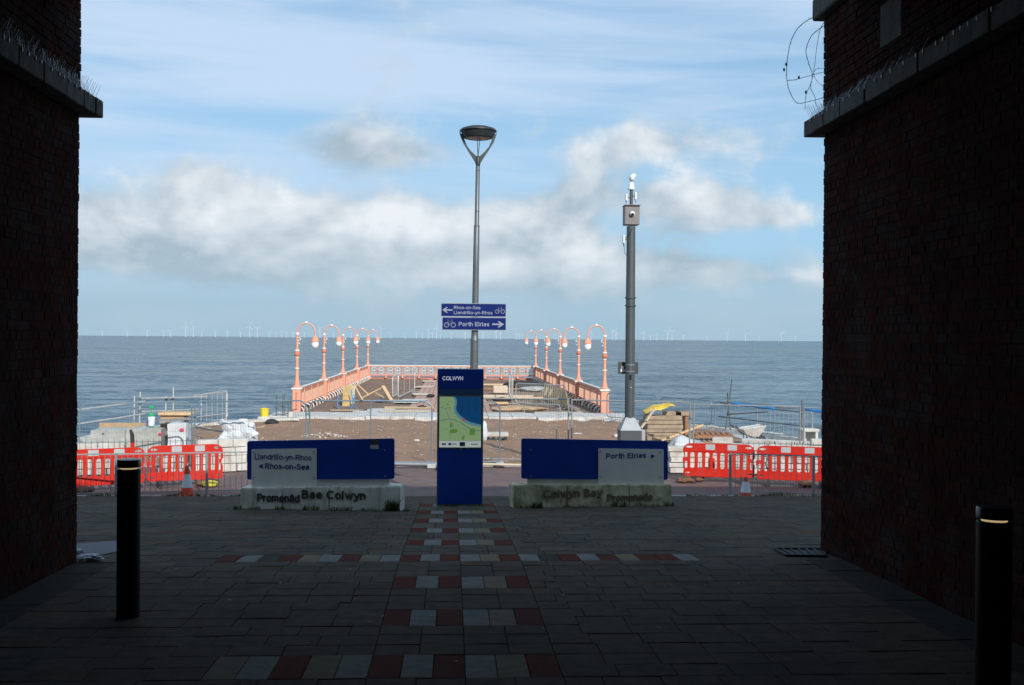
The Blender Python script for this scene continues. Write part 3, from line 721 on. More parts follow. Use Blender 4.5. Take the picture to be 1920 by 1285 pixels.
sr, U, V, N, pt = promenade_sign(A, B, (.335, .322), 'blue promenade sign pointing right to Porth Eirias on mossy plinth', True,
    (977, 822, 897.5, 1250.5, 827, 899.5), dict(back=(988, 860, 911, 1123, 860, 911), front=(1121.5, 841, 911, 1243.5, 842.5, 911), arrow=[(1220.5, 855.8, [(0, -.038), (.066, 0), (0, .038)])]),
    [('Porth Eirias', 1136.5, 860.3, .081, .645, .03)],
    [('Colwyn Bay', 1019, 934, .125, .93, 'letter_worn'), ('Promenade', 1138, 941, .115, .74, 'letter_worn')],
    [(994.5, 844, .095), (994.5, 892.5, .095), (1126, 846, .071), (1238.5, 847.5, .071), (1126, 893.5, .071), (1238.5, 894.5, .071)], 0)

# ---- map totem
KY = 16.7; K0 = at(818.3, 948, KY); K1 = at(905, 948, KY); kx0, kx1 = K0.x, K1.x; kz0 = gz(KY)-.01; kw = kx1-kx0
kt = thing('map_totem', ((kx0+kx1)/2, KY, kz0), 'tall blue map totem with town map between the two promenade signs', 'map board')
def kz(py): return at(861, py, KY).z
X_, Z_ = Vector((1, 0, 0)), Vector((0, 0, 1)); zt = kz(692)
MB().bbox(((kx0+kx1)/2, KY+.085, (kz0+zt)/2), (kw, .15, zt-kz0), .006).build('casing', 'totem_frame', kt)
def kp(name, mt, x0, z0, x1, z1, y, th, par=kt): return MB().slab([(0, 0), (x1-x0, 0), (x1-x0, z1-z0), (0, z1-z0)], (x0, KY-y, z0), X_, Z_, th).build(name, mt, par)
ins = .016
hd = kp('header_panel', 'totem_blue', kx0+ins, kz(727.5), kx1-ins, zt-.006, -.01, .012)
kp('header_band', 'totem_band', kx0+ins, kz(740), kx1-ins, kz(728), -.01, .010)
n = 16; sc_w = (kw-2*ins)/n; mb = MB()
for i in range(n): mb.slab(ell(sc_w*(i+.5), 0, sc_w*.48, .009, 10), (kx0+ins, KY-.001, kz(727.8)), X_, Z_, .003)
mb.build('scalloped_edge', 'totem_blue', hd)
kp('lower_panel', 'totem_blue', kx0+ins, kz0+.03, kx1-ins, kz(841.5), -.01, .012)
mf = kp('map_frame', 'totem_frame', kx0+.008, kz(841), kx1-.008, kz(740.5), -.012, .022)
mx0, mx1, mz0, mz1 = kx0+.035, kx1-.035, kz(826.5), kz(744); mw, mh = mx1-mx0, mz1-mz0
def mp(name, mt, poly, y, par): return MB().slab([(u*mw, v*mh) for u, v in poly], (mx0, KY-.010-y, mz0), X_, Z_, .0009).build(name, mt, par)
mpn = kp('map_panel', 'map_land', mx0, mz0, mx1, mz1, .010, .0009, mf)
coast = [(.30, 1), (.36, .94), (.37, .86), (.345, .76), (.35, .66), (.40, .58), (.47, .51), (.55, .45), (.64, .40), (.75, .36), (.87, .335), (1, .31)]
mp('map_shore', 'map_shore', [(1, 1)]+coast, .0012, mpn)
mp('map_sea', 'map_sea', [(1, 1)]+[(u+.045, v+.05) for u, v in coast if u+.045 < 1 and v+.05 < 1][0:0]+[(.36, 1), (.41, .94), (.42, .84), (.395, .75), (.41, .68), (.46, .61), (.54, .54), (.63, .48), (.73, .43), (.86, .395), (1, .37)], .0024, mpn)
def ribbon(pts, w):
    l, r = [], []
    for i, p in enumerate(pts):
        a, b = Vector(pts[max(i-1, 0)]), Vector(pts[min(i+1, len(pts)-1)]); d = (b-a).normalized(); n_ = Vector((-d.y, d.x))*w/2
        l.append(tuple(Vector(p)+n_)); r.append(tuple(Vector(p)-n_))
    return l+r[::-1]
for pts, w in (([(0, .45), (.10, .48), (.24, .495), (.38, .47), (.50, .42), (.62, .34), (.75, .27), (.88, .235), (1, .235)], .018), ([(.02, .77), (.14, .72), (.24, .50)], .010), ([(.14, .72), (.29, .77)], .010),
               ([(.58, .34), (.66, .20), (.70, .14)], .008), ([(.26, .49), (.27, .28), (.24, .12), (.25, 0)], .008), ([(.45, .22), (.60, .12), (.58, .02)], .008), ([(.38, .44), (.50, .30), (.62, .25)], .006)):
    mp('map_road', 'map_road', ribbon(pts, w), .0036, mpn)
rs = random.Random(5)
for k in range(46):
    u, v = rs.uniform(.03, .95), rs.uniform(.03, .9)
    if v > (.30 if u > .55 else .42 if u > .36 else .97) - .02: continue
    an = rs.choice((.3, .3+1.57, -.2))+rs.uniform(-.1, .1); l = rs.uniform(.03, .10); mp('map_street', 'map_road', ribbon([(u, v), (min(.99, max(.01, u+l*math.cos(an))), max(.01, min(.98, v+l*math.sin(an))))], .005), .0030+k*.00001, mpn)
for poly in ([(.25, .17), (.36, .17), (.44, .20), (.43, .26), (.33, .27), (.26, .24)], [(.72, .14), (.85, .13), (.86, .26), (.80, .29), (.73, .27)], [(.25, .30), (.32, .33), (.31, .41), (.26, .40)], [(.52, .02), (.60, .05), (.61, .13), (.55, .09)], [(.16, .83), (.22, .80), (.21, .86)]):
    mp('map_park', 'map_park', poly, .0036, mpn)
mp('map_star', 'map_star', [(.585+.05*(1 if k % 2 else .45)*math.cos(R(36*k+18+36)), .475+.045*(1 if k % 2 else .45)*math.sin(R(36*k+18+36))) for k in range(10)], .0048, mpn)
for cx in (.49, .66, .83):
    for r_ in range(13):
        w = random.uniform(.06, .115); z = .955-r_*.026
        if z > .47+(.85-cx)*.35: mp('map_index_line', 'map_text', [(cx, z), (cx+w, z), (cx+w, z+.008), (cx, z+.008)], .0036, mpn)
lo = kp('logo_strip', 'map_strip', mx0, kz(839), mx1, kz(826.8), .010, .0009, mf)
zc_ = (kz(839)+kz(826.8))/2
for u, w, h, mt in ((.06, .10, .028, 'map_logo'), (.22, .07, .035, 'map_logo'), (.31, .11, .012, 'map_logo'), (.49, .13, .064, 'map_flag'), (.76, .17, .012, 'map_logo')):
    MB().slab([(0, -h/2), (w*mw, -h/2), (w*mw, h/2), (0, h/2)], (mx0+u*mw, KY-.0112, zc_), X_, Z_, .0008).build('logo', mt, lo)
mb = MB()
for k in range(12): mb.slab(ell(.02*math.cos(R(30*k)), .02*math.sin(R(30*k)), .0028, .0028, 6), (mx0+.555*mw, KY-.0122, zc_), X_, Z_, .0006)
mb.build('flag_stars', 'yellow', lo)
text('Bae', (kx0+.075, KY-.0025, kz(706.5)), X_, Z_, .048, 'totem_ghost', 'lettering', hd, .003, .105)
text('COLWYN', (kx0+.078, KY-.0025, kz(713.2)), X_, Z_, .058, 'white_print_glow', 'lettering', hd, .003, .312, .008)
text('Bay', (kx0+.078, KY-.0025, kz(721)), X_, Z_, .048, 'totem_ghost', 'lettering', hd, .003, .105)
MB().lathe([(0, 0), (.016, 0), (.016, .01), (.006, .012)], (kx0+kw*.52, KY-.002, kz(843.5)), 12, axis=Matrix((X_, Z_, -Vector((0, 1, 0)))).transposed()).build('lock', 'screw', kt)
for x in (mx0-.012, mx1+.012): MB().lathe([(0, 0), (.007, 0), (.007, .004), (.002, .005)], (x, KY-.010, kz(838)), 8, axis=Matrix((X_, Z_, -Vector((0, 1, 0)))).transposed()).build('screw', 'black', kt)

# ---- street lamp behind the totem
LYY = 22.0; b0 = at(884.5, 900, LYY); b0.z = gz(LYY)-.02; t0 = at(896.3, 298, LYY); ax = (t0-b0).normalized()
lt = thing('street_lamp', b0, 'grey street lamp with bowl-shaped head on forked arms behind the map totem', 'street lamp')
def lz(py): z = at(890, py, LYY).z; return b0+ax*((z-b0.z)/ax.z)
MB().tube([b0, lz(697), lz(640)], [.082, .08, .078], 20).build('column_base', 'lamp_grey', lt, smooth=True)
MB().tube([lz(640), lz(636), lz(634), lz(628)], [.085, .085, .073, .068], 20).build('collar', 'lamp_grey', lt, smooth=True)
MB().tube([lz(636), lz(500), lz(424), lz(422), lz(300)], [.068, .062, .057, .047, .041], 20).build('column', 'lamp_grey', lt, smooth=True)
mb = MB()
for py in (398, 321, 425): mb.tube([lz(py), lz(py-2)], [.06-.012*(py < 420), .06-.012*(py < 420)], 14)
mb.build('band', 'lamp_grey', lt)
MB().bbox(b0+Vector((0, -.08, .75)), (.09, .012, .45), .004).build('access_door', 'lamp_grey', lt)
T = lz(307)
def fork(sx):
    o = [(.03, -.02), (.045, .0), (.12, .125), (.195, .24), (.255, .335), (.31, .425), (.35, .53), (.384, .632), (.352, .598), (.328, .59), (.288, .54), (.268, .46), (.222, .35), (.14, .245), (.03, .145)]
    return MB().slab([(sx*a, b) for a, b in (o if sx > 0 else o)], T+Vector((0, .02, 0)), X_, Z_, .04)
fork(1).build('arm', 'lamp_dark', lt); fork(-1).build('arm', 'lamp_dark', lt)
MB().lathe([(.036, -.09), (.05, .0), (.045, .12), (.02, .16)], T, 16).build('arm_hub', 'lamp_dark', lt, smooth=True)
MB().lathe([(.375, .645), (.372, .665), (.33, .70), (.22, .735), (.10, .750), (0, .753)], T, 32).build('canopy', 'lamp_dark', lt, smooth=True)
MB().lathe([(.0, .54), (.25, .525), (.262, .505), (.29, .515), (.325, .58), (.35, .644), (0, .644)], T, 32).build('reflector_ring', 'lamp_dark', lt, smooth=True)
MB().lathe([(.0, .500), (.20, .502), (.245, .515), (.245, .522), (0, .535)], T, 28).build('lens', 'lamp_glass', lt)
for dx in (-.014, .030): MB().tube([T+Vector((0, 0, .14)), T+Vector((dx*1.3, -.02, .52))], .0075, 8).build('stay_rod', 'lamp_dark', lt)
# ---- cycle direction signs clamped to the lamp column
def bike(mb, o, s, flip=1):
    o = Vector(o); Y = Vector((0, -.003, 0))
    def P(u, v): return o+Vector((u*s*flip, 0, v*s))+Y
    for cx in (.26, .80):
        ring = ell(cx, .22, .20, .20, 18); inn = ell(cx, .22, .155, .155, 18)
        for k in range(18):
            j = (k+1) % 18; f = [P(*ring[k]), P(*ring[j]), P(*inn[j]), P(*inn[k])]; mb.add(f, [(0, 1, 2, 3) if flip > 0 else (3, 2, 1, 0)])
    for a, b in (((.26, .22), (.40, .52)), ((.40, .52), (.70, .52)), ((.26, .22), (.50, .20)), ((.50, .20), (.36, .62)), ((.50, .20), (.70, .52)), ((.80, .22), (.66, .68)), ((.66, .68), (.58, .70)), ((.29, .63), (.43, .63))):
        mb.bar(P(*a), P(*b), .045*s, .003)
def dirsign(label, x0, x1, y0, y1, build):
    P0, P1 = at(x0, y1, LYY-.11), at(x1, y0, LYY-.11); w, h = P1.x-P0.x, P1.z-P0.z
    t = thing('direction_sign', (P0+P1)/2, label, 'sign', 'cycle route signs on the lamp column')
    MB().slab(rrect(0, 0, w, h, .018), P0+Vector((0, .004, 0)), X_, Z_, .008).build('plate', 'sign_edge', t)
    MB().slab(rrect(.012, .012, w-.012, h-.012, .012), P0, X_, Z_, .007).build('blue_face', 'sign_blue_shaded', t)
    MB().bar(lz((y0+y1)/2)+Vector((-.10, -.085, 0)), lz((y0+y1)/2)+Vector((.10, -.085, 0)), .03, .05).build('clamp', 'galv', t)
    build(t, P0+Vector((0, -.0075, 0)), w, h)
def arrow(flip): 
    a = [(0, .5), (.38, .98), (.55, .98), (.33, .62), (1, .62), (1, .38), (.33, .38), (.55, .02), (.38, .02)]
    return a if flip < 0 else [(1-u, v) for u, v in a][::-1]
def s1(t, o, w, h):
    MB().slab([(.03+u*.20, .075+v*.115) for u, v in arrow(-1)], o, X_, Z_, .002).build('arrow', 'sign_white_shaded', t)
    text('Rhos-on-Sea', o+Vector((.258, 0, .150)), X_, Z_, .066, 'sign_white_shaded', 'lettering', t, .002, .53, .012)
    text('Llandrillo-yn-Rhos', o+Vector((.258, 0, .050)), X_, Z_, .066, 'sign_white_shaded', 'lettering', t, .002, .775, .012)
    mb = MB(); bike(mb, o+Vector((w-.235, 0, .065)), .205); mb.build('bicycle_symbol', 'sign_white_shaded', t)
def s2(t, o, w, h):
    MB().slab([(w-.285+u*.24, .06+v*.125) for u, v in arrow(1)], o, X_, Z_, .002).build('arrow', 'sign_white_shaded', t)
    text('Porth Eirias', o+Vector((.335, 0, .080)), X_, Z_, .083, 'sign_white_shaded', 'lettering', t, .002, .61, .02)
    mb = MB(); bike(mb, o+Vector((.026, 0, .047)), .25); mb.build('bicycle_symbol', 'sign_white_shaded', t)
dirsign('upper blue cycle route sign with arrow pointing left to Rhos-on-Sea', 826.6, 949.3, 569.6, 593.8, s1)
dirsign('lower blue cycle route sign with arrow pointing right to Porth Eirias', 828.6, 949.3, 595.6, 619, s2)

# ---- camera mast
MY = 27.0; mb_ = gp(1180.5, MY, 0.0); mt_ = at(1183.2, 425, MY); mb_.x = at(1179.5, 905, MY).x; ax2 = (mt_-mb_).normalized()
ct = thing('camera_mast', mb_, 'dark grey camera mast with white camera on top behind the right promenade sign', 'camera mast')
def cz(py): z = at(1181, py, MY).z; return mb_+ax2*((z-mb_.z)/ax2.z)
c0 = mb_; zb1, zb2 = cz(806).z, cz(783).z
MB().bbox((c0.x, c0.y, zb1/2), (.53, .53, zb1), .01).build('base_cabinet', 'mast_grey', ct)
MB().lathe([(.53/2*1.414, zb1), (.125*1.3, zb2), (.12, zb2+.02)], (c0.x, c0.y, 0), 4, sq=True).build('base_taper', 'mast_base', ct)
MB().bbox((c0.x, c0.y-.267, zb1-.28), (.40, .012, .42), .003).build('cabinet_door', 'mast_grey', ct)
MB().tube([cz(790), cz(640), cz(425)], [.122, .119, .108], 24).build('column', 'mast_grey', ct, smooth=True)
for py in (560, 575): MB().tube([cz(py), cz(py-3)], .138, 20).build('band', 'mast_grey', ct, smooth=True)
bc = cz(405); MB().bbox(bc, (.37, .34, .47), .012).build('camera_box', 'box_grey', ct)
MB().bbox(bc+Vector((0, -.02, .245)), (.40, .40, .02), .006).build('box_lid', 'box_grey', ct)
MB().blob(bc+Vector((-.005, -.20, .03)), (.068, .07, .068), 1, 0, 2).build('dome_camera', 'cam_white', ct, smooth=True)
MB().blob(bc+Vector((-.005, -.235, .015)), (.042, .045, .042), 1, 0, 2).build('dome_lens', 'black', ct, smooth=True)
MB().tube([cz(388), cz(356)], .042, 12).build('top_stub', 'mast_grey', ct, smooth=True)
tp = cz(356)
MB().lathe([(.085, 0), (.088, .03), (.072, .05), (.07, .12), (.055, .17), (.045, .19)], tp, 18).build('camera_base', 'cam_white', ct, smooth=True)
hd_ = MB().blob(tp+Vector((.012, -.02, .285)), (.075, .10, .10), 3, .03, 2).build('camera_head', 'cam_white', ct, smooth=True)
MB().bbox(tp+Vector((.05, -.01, .34)), (.10, .16, .10), .02).build('sun_shield', 'cam_white', ct)
for px, py, h in ((1174.3, 371, .17), (1191.5, 368, .19), (1169.3, 449, .21)):
    p = at(px, py, MY); MB().bbox(p, (.05, .13, h), .012).build('antenna_panel', 'cam_white', ct)
    MB().bar(p, cz(py), .022, .022).build('antenna_bracket', 'mast_grey', ct)
    MB().tube([p-Vector((0, 0, h/2)), p-Vector((0, 0, h/2+.07))], .007, 6).build('antenna_stub', 'black', ct)
MB().tube([at(1170, 458, MY-.02), at(1171, 475, MY), cz(480)+Vector((-.11, -.03, 0))], .006, 6).build('cable', 'black', ct)
MB().tube([at(1186, 428, MY-.12), at(1180, 440, MY-.13), at(1172, 447, MY-.05)], .007, 6).build('cable', 'black', ct)
p = at(1177.5, 690.5, MY+.14); wv = .47
P0, P1 = at(1158.5, 701.5, MY+.15), at(1196.8, 679, MY+.15); w, h = P1.x-P0.x, P1.z-P0.z
MB().slab([(0, 0), (w, 0), (w, h), (0, h)], P0, X_, Z_, .008).build('notice_back', 'sign_back', ct)
MB().slab([(.065, .055), (.17, .055), (.17, .13), (.15, .13), (.15, .20), (.09, .20), (.09, .13), (.065, .13)], P0+Vector((0, -.009, 0)), X_, Z_, .004).build('notice_bracket', 'sign_plate', ct)
for py in (685, 697): MB().tube([cz(py), cz(py-1.5)], .126, 20).build('strap', 'galv_paint', ct, smooth=True)
MB().bbox(cz(707)+Vector((0, -.125, 0)), (.05, .04, .12), .006).build('socket_box', 'black', ct)
MB().blob(cz(727)+Vector((0, -.125, 0)), (.03, .03, .03), 1, 0, 1).build('push_button', 'galv', ct, smooth=True)

# ---- lit bollards
def bollard(px, Y, top_py, dia, label):
    b = gp(px, Y); zt_ = at(px, top_py, Y).z; h = zt_-b.z; r = dia/2
    t = thing('bollard', b, label, 'bollard', 'lit bollards under the bridge')
    MB().lathe([(r, -.05), (r, h-.074), (r-.004, h-.071)], b, 40).build('post', 'bollard', t, smooth=True)
    MB().lathe([(r-.022, h-.071), (r-.022, h-.058)], b, 40).build('light_ring', 'glow', t, smooth=True)
    MB().lathe([(r+.001, h-.058), (r+.001, h-.012), (r-.004, h-.004), (r-.03, h), (0, h+.001)], b, 40).build('cap', 'bollard_cap', t, smooth=True)
bollard(243.5, 7.92, 860.5, .160, 'black bollard with lit ring standing near the left wall')
bollard(1867.5, 5.12, 949, .163, 'black bollard with lit ring at the lower right beside the wall')
# ================================================================ GUARD RAILS
def guard_rail(pts, label, h=.98):
    pts = [Vector(p) for p in pts]
    t = thing('guard_rail', pts[0], label, 'railing', 'grey guard rails beside the paving')
    for i, p in enumerate(pts):
        MB().bbox(p+Vector((0, 0, h/2)), (.058, .058, h), .006).build('post', 'galv_paint', t)
        MB().bbox(p+Vector((0, 0, .01)), (.12, .12, .03), .004).build('post_foot', 'rubber', t)
    for a, b in zip(pts[:-1], pts[1:]):
        U = (b-a).normalized()
        MB().bar(a+U*.03+Vector((0, 0, h-.02)), b-U*.03+Vector((0, 0, h-.02)), .030, .028).build('top_rail', 'galv_paint', t)
        MB().bar(a+U*.03+Vector((0, 0, .12)), b-U*.03+Vector((0, 0, .12)), .030, .022).build('bottom_rail', 'galv_paint', t)
        n = int((b-a).length/.118)
        for k in range(1, n):
            p = a.lerp(b, k/n); MB().tube([p+Vector((0, 0, .13)), p+Vector((0, 0, h-.034))], .0062, 6).build('bar', 'galv_paint', t)
    return t
guard_rail([gp(55, 23.85, .03), gp(219.6, 24.15, .02), gp(389.6, 24.5, .02), gp(552, 24.75, .02)], 'left grey guard rail of thin upright bars running behind the left bollard')
guard_rail([gp(1371.2, 24.6, .01), gp(1527.5, 24.0, .02), gp(1690, 23.5, .02)], 'right grey guard rail of thin upright bars beside the right wall')

# ================================================================ RED BARRIERS
def barrier_parts(t, L):
    B0, B1 = .14, .965
    out = []
    for cx, cz_, r, a0 in ((L-.17, B1-.13, .13, 0), (.17, B1-.13, .13, 90)):
        pass
    out = [(.02, B0+.06), (.07, B0), (L-.07, B0), (L-.02, B0+.06), (L-.015, .44), (L-.05, .50), (L-.05, .58), (L-.01, .64), (L-.02, B1-.16), (L-.05, B1-.07), (L-.13, B1-.015), (L-.25, B1), (.25, B1), (.13, B1-.015), (.05, B1-.07), (.02, B1-.16), (.05, .64), (.01, .58), (.01, .50), (.05, .44)]
    holes = []
    e = .155; n = 8; pitch = (L-2*e)/n; w = pitch*.60
    for k in range(n):
        cx = e+pitch*(k+.5); holes.append(rrect(cx-w/2, .335, cx+w/2, .745, w*.45, 4))
    for s in (0, 1):
        f = (lambda x: x) if s == 0 else (lambda x: L-x)
        a = [(f(x), y) for x, y in rrect(.058, .60, .125, .745, .02, 2)]; b = [(f(x), y) for x, y in rrect(.058, .335, .125, .52, .02, 2)]
        c = [(f(x), y) for x, y in ell(.165, B1-.085, .085, .032, 14)]; d = [(f(x), y) for x, y in ell(.13, B0+.085, .06, .026, 12)]
        holes += [a, b, c, d]
    v, fc = plate(out, holes, .05)
    q = MB(); q.add(v, fc); q.build('panel', 'red_plastic', t, local=True)
    # thicker hollow rims of the moulding
    MB().bar((.13, 0, .78), (L-.13, 0, .78), .075, .022).build('rib', 'red_plastic', t, local=True)
    MB().bar((.10, 0, B0+.02), (L-.10, 0, B0+.02), .08, .04).build('rib', 'red_plastic', t, local=True)
    for u in (.385, .685):
        MB().slab(rrect(-.115, -.068, .115, .068, .01), (L*u-.05*(u-.5)*8*.0, -.0265, B1-.085), X_, Z_, .003).build('reflective_patch', 'reflect', t, local=True)
    for x in (.30, L-.32):
        MB().hexa([(x-.05, -.30, 0), (x+.05, -.30, 0), (x+.05, .30, 0), (x-.05, .30, 0), (x-.03, -.06, B0+.02), (x+.03, -.06, B0+.02), (x+.03, .06, B0+.02), (x-.03, .06, B0+.02)]).build('foot', 'rubber', t, local=True)
def barrier(p0, p1, label):
    p0, p1 = Vector(p0), Vector(p1); d = p1-p0; t = thing('safety_barrier', p0, label, 'barrier', 'red plastic safety barriers', math.atan2(d.y, d.x)); barrier_parts(t, d.length); return t
barrier(gp(112, 25.0, 0), gp(274.5, 25.85, 0), 'red plastic safety barrier farthest left, half hidden by the brick wall')
barrier(gp(276, 26.0, 0), gp(420.5, 26.65, 0), 'red plastic safety barrier behind the orange cone on the left')
barrier(gp(1281.5, 27.2, 0), gp(1418, 26.75, 0), 'red plastic safety barrier just right of the right promenade sign')
barrier(gp(1419, 26.6, 0), gp(1567, 26.05, 0), 'red plastic safety barrier farthest right, running behind the brick wall')
# marker post, cones, sandbags
p = gp(247, 26.05, 0); t = thing('marker_post', p, 'red marker post with black top sticking up behind the left barriers', 'post')
MB().tube([p+Vector((0, .12, 0)), p+Vector((0, .12, 1.06))], .045, 14).build('sleeve', 'red_plastic', t, smooth=True)
MB().tube([p+Vector((0, .12, 1.04)), p+Vector((-.01, .12, 1.22)), p+Vector((-.05, .12, 1.34))], [.048, .046, .03], 14).build('grip', 'rubber', t, smooth=True)
def cone(p, h, label, dirty=False, cut=False, tilt=0):
    t = thing('traffic_cone', p, label, 'cone'); r0_, r1_ = .155, .035
    def rr(z): return r0_+(r1_-r0_)*z/h
    bm_ = 'rubber' if dirty else 'cone_orange'
    MB().bbox(p+Vector((0, 0, .02)), (.42, .42, .05), .012).build('base', bm_, t)
    o = 'cone_dirty' if dirty else 'cone_orange'
    zs = [.045, h*.20, h*.34, h*.74, h] if not dirty else [.045, h*.17, h*.33, h*.80, h]
    MB().lathe([(rr(.0)+.012, zs[0]), (rr(zs[1]), zs[1])], p, 24).build('foot_ring', bm_, t, smooth=True)
    MB().lathe([(rr(zs[1]), zs[1]), (rr(zs[2]), zs[2])], p, 24).build('lower_band', o, t, smooth=True)
    MB().lathe([(rr(zs[2])+.002, zs[2]), (rr(zs[3])+.002, zs[3])], p, 24).build('white_sleeve', 'cone_white', t, smooth=True)
    MB().lathe([(rr(zs[3]), zs[3]), (rr(zs[4]), zs[4]), (rr(h)-.012, h)], p, 24).build('tip', o, t, smooth=True)
cone(gp(352.5, 24.05, .03), .72, 'orange and white traffic cone in front of the left guard rail')
cone(gp(1400.5, 23.75, .05), .50, 'short grubby traffic cone with black base beside the right guard rail', True)
def lump(name, p, d, mt, label, cat, seed, group=None, rz=0):
    o = MB().blob(Vector(p)+Vector((0, 0, d[2]*.8)), d, seed, .22, 3, 1.6, (0, 0, rz), -d[2]*.8).build(name, mt, None, smooth=True)
    return tag(o, label, cat, group)
lump('sandbag', gp(395, 26.15, 0), (.20, .14, .085), 'sandbag', 'yellow sandbag under the right end of the left barriers', 'sandbag', 3)
lump('sandbag', gp(381, 26.35, 0), (.14, .12, .08), 'sandbag_brown', 'brown sandbag behind the yellow one under the left barriers', 'sandbag', 5)
lump('sandbag', gp(158, 25.1, 0), (.24, .15, .09), 'sandbag_brown', 'brown sandbag under the barrier by the left wall', 'sandbag', 6)
lump('sandbag', gp(1287, 26.95, 0), (.22, .15, .08), 'sandbag_brown', 'brown sandbag at the left foot of the right barriers', 'sandbag', 8)
lump('sandbag', gp(1311, 27.2, 0), (.17, .13, .085), 'sandbag_brown', 'brown sandbag just inside the left foot of the right barriers', 'sandbag', 9)
lump('sandbag', gp(1515, 26.2, 0), (.2, .16, .10), 'sandbag_brown', 'dark sandbag under the far right barrier by the wall', 'sandbag', 10)
lump('soil_heap', gp(1462, 23.7, .04), (.26, .14, .055), 'soil', 'small heap of dark soil by the right guard rail', 'soil', 12)

# ================================================================ MESH FENCE PANELS
def mesh_panel(a, b, z0, h, label, name='site_fence', mt='hoop_blue', wire=.068, r=.021, corner=.22, cat='fence', group='steel mesh site fence panels', square=False, mid=False, feet=True, hw=.30):
    a, b = Vector(a), Vector(b); a.z = b.z = z0; U = (b-a).normalized(); L = (b-a).length; Z = Vector((0, 0, 1))
    t = thing(name, a, label, cat, group)
    c = 0.0 if square else corner; P = lambda u, v: a+U*u+Z*v
    pts = [P(0, 0), P(0, h-c)]
    if c: pts += [P(c*(1-math.cos(R(k*15))), h-c+c*math.sin(R(k*15))) for k in range(1, 7)]+[P(L-c*(1-math.cos(R(90-k*15))), h-c+c*math.sin(R(90-k*15))) for k in range(0, 6)]
    else: pts += [P(0, h), P(L, h)]
    pts += [P(L, h-c), P(L, 0)]
    if square:
        for q0, q1 in ((P(0, 0), P(0, h+.03)), (P(L, 0), P(L, h+.03)), (P(0, h), P(L, h))): MB().tube([q0, q1], r, 8).build('frame_tube', mt, t, smooth=True)
    else: MB().tube(pts, r, 8).build('frame', mt, t, smooth=True)
    MB().tube([P(0, .13), P(L, .13)], r*.9, 8).build('bottom_tube', mt, t, smooth=True)
    if mid: MB().tube([P(L*.5, .13), P(L*.5, h)], r*.8, 8).build('middle_tube', mt, t, smooth=True)
    mb = MB(); n = int(L/wire)
    for k in range(1, n):
        u = L*k/n; top = h-.02
        if c and u < c: top = h-c+math.sqrt(max(0, c*c-(c-u)**2))
        if c and u > L-c: top = h-c+math.sqrt(max(0, c*c-(c-(L-u))**2))
        mb.tube([P(u, .13), P(u, top)], .0022, 3, False)
    v = .13
    while v < h-.1: mb.tube([P(0, v), P(L, v)], .0022, 3, False); v += hw
    mb.build('wire_mesh', 'galv', t, kind='stuff')
    if feet:
        for u in (.0, L): MB().bbox(P(u, .05), (.24, .62, .12), .02).build('foot_block', 'block_grey', t)
    return t
FZ = .02
mesh_panel(gp(150, 28.3), gp(360.5, 29.3), FZ, 1.80, 'leftmost steel mesh fence panel standing in front of the scaffold rails')
mesh_panel(gp(366.5, 29.4), gp(575, 30.1), FZ, 1.80, 'mesh fence panel behind the left promenade sign, left of the joint at the pier lamp')
mesh_panel(gp(581.5, 30.2), gp(811, 30.0), FZ, 1.80, 'mesh fence panel across the brown sand left of the map totem', mid=True)
mesh_panel(gp(830, 29.6), gp(938.5, 30.3), FZ, 1.76, 'mesh fence panel angled out from behind the map totem')
mesh_panel(gp(878, 31.0), gp(1067, 30.6), FZ, 1.84, 'square-cornered mesh fence panel right of the map totem', square=True, mt='galv_paint')
mesh_panel(gp(1073, 30.5), gp(1294.5, 29.6), FZ, 1.83, 'square-cornered mesh fence panel crossing behind the camera mast', square=True, mt='galv_paint')
mesh_panel(gp(1302, 29.5), gp(1501.5, 28.6), FZ, 1.78, 'square-cornered mesh fence panel behind the right red barriers', square=True, mt='galv_paint')
mesh_panel(gp(1508.5, 28.5), gp(1690, 27.6), FZ, 1.76, 'mesh fence panel farthest right by the brick wall', square=True, mt='galv_paint')
for i, (px, Y) in enumerate(((363.5, 29.35), (578, 30.15), (1070, 30.55), (1298.5, 29.55))):
    mb = MB(); p = gp(px, Y, 0)
    for z in (.55, 1.45): mb.bbox(p+Vector((0, -.02, z)), (.13, .05, .06), .008)
    tag(mb.build('steel_clips', 'hoop_blue'), ['pair of steel clips joining the two leftmost mesh panels', 'pair of steel clips joining mesh panels below the left pier lamps', 'pair of steel clips joining square mesh panels right of the totem', 'pair of steel clips joining mesh panels beside the timber stack'][i], 'clip', 'fence panel clips')
# low mesh sheets lying upright behind the barriers
def low_mesh(x0, Y0_, x1, Y1_, h, label):
    a, b = gp(x0, Y0_, .03), gp(x1, Y1_, .03); t = MB(); n = int((b-a).length/.13)
    for k in range(n+1): p = a.lerp(b, k/n); t.tube([p, p+Vector((0, 0, h))], .006, 4)
    for z in (.08, h*.55, h-.05): t.tube([a+Vector((0, 0, z)), b+Vector((0, 0, z))], .006, 4)
    tag(t.build('reinforcement_mesh', 'scaffold_dark'), label, 'mesh', 'reinforcing mesh sheets')
low_mesh(140, 27.4, 372, 28.2, .92, 'sheet of dark reinforcing mesh standing behind the left barriers')
low_mesh(1385, 27.6, 1640, 26.9, .95, 'sheet of dark reinforcing mesh standing behind the right barriers')

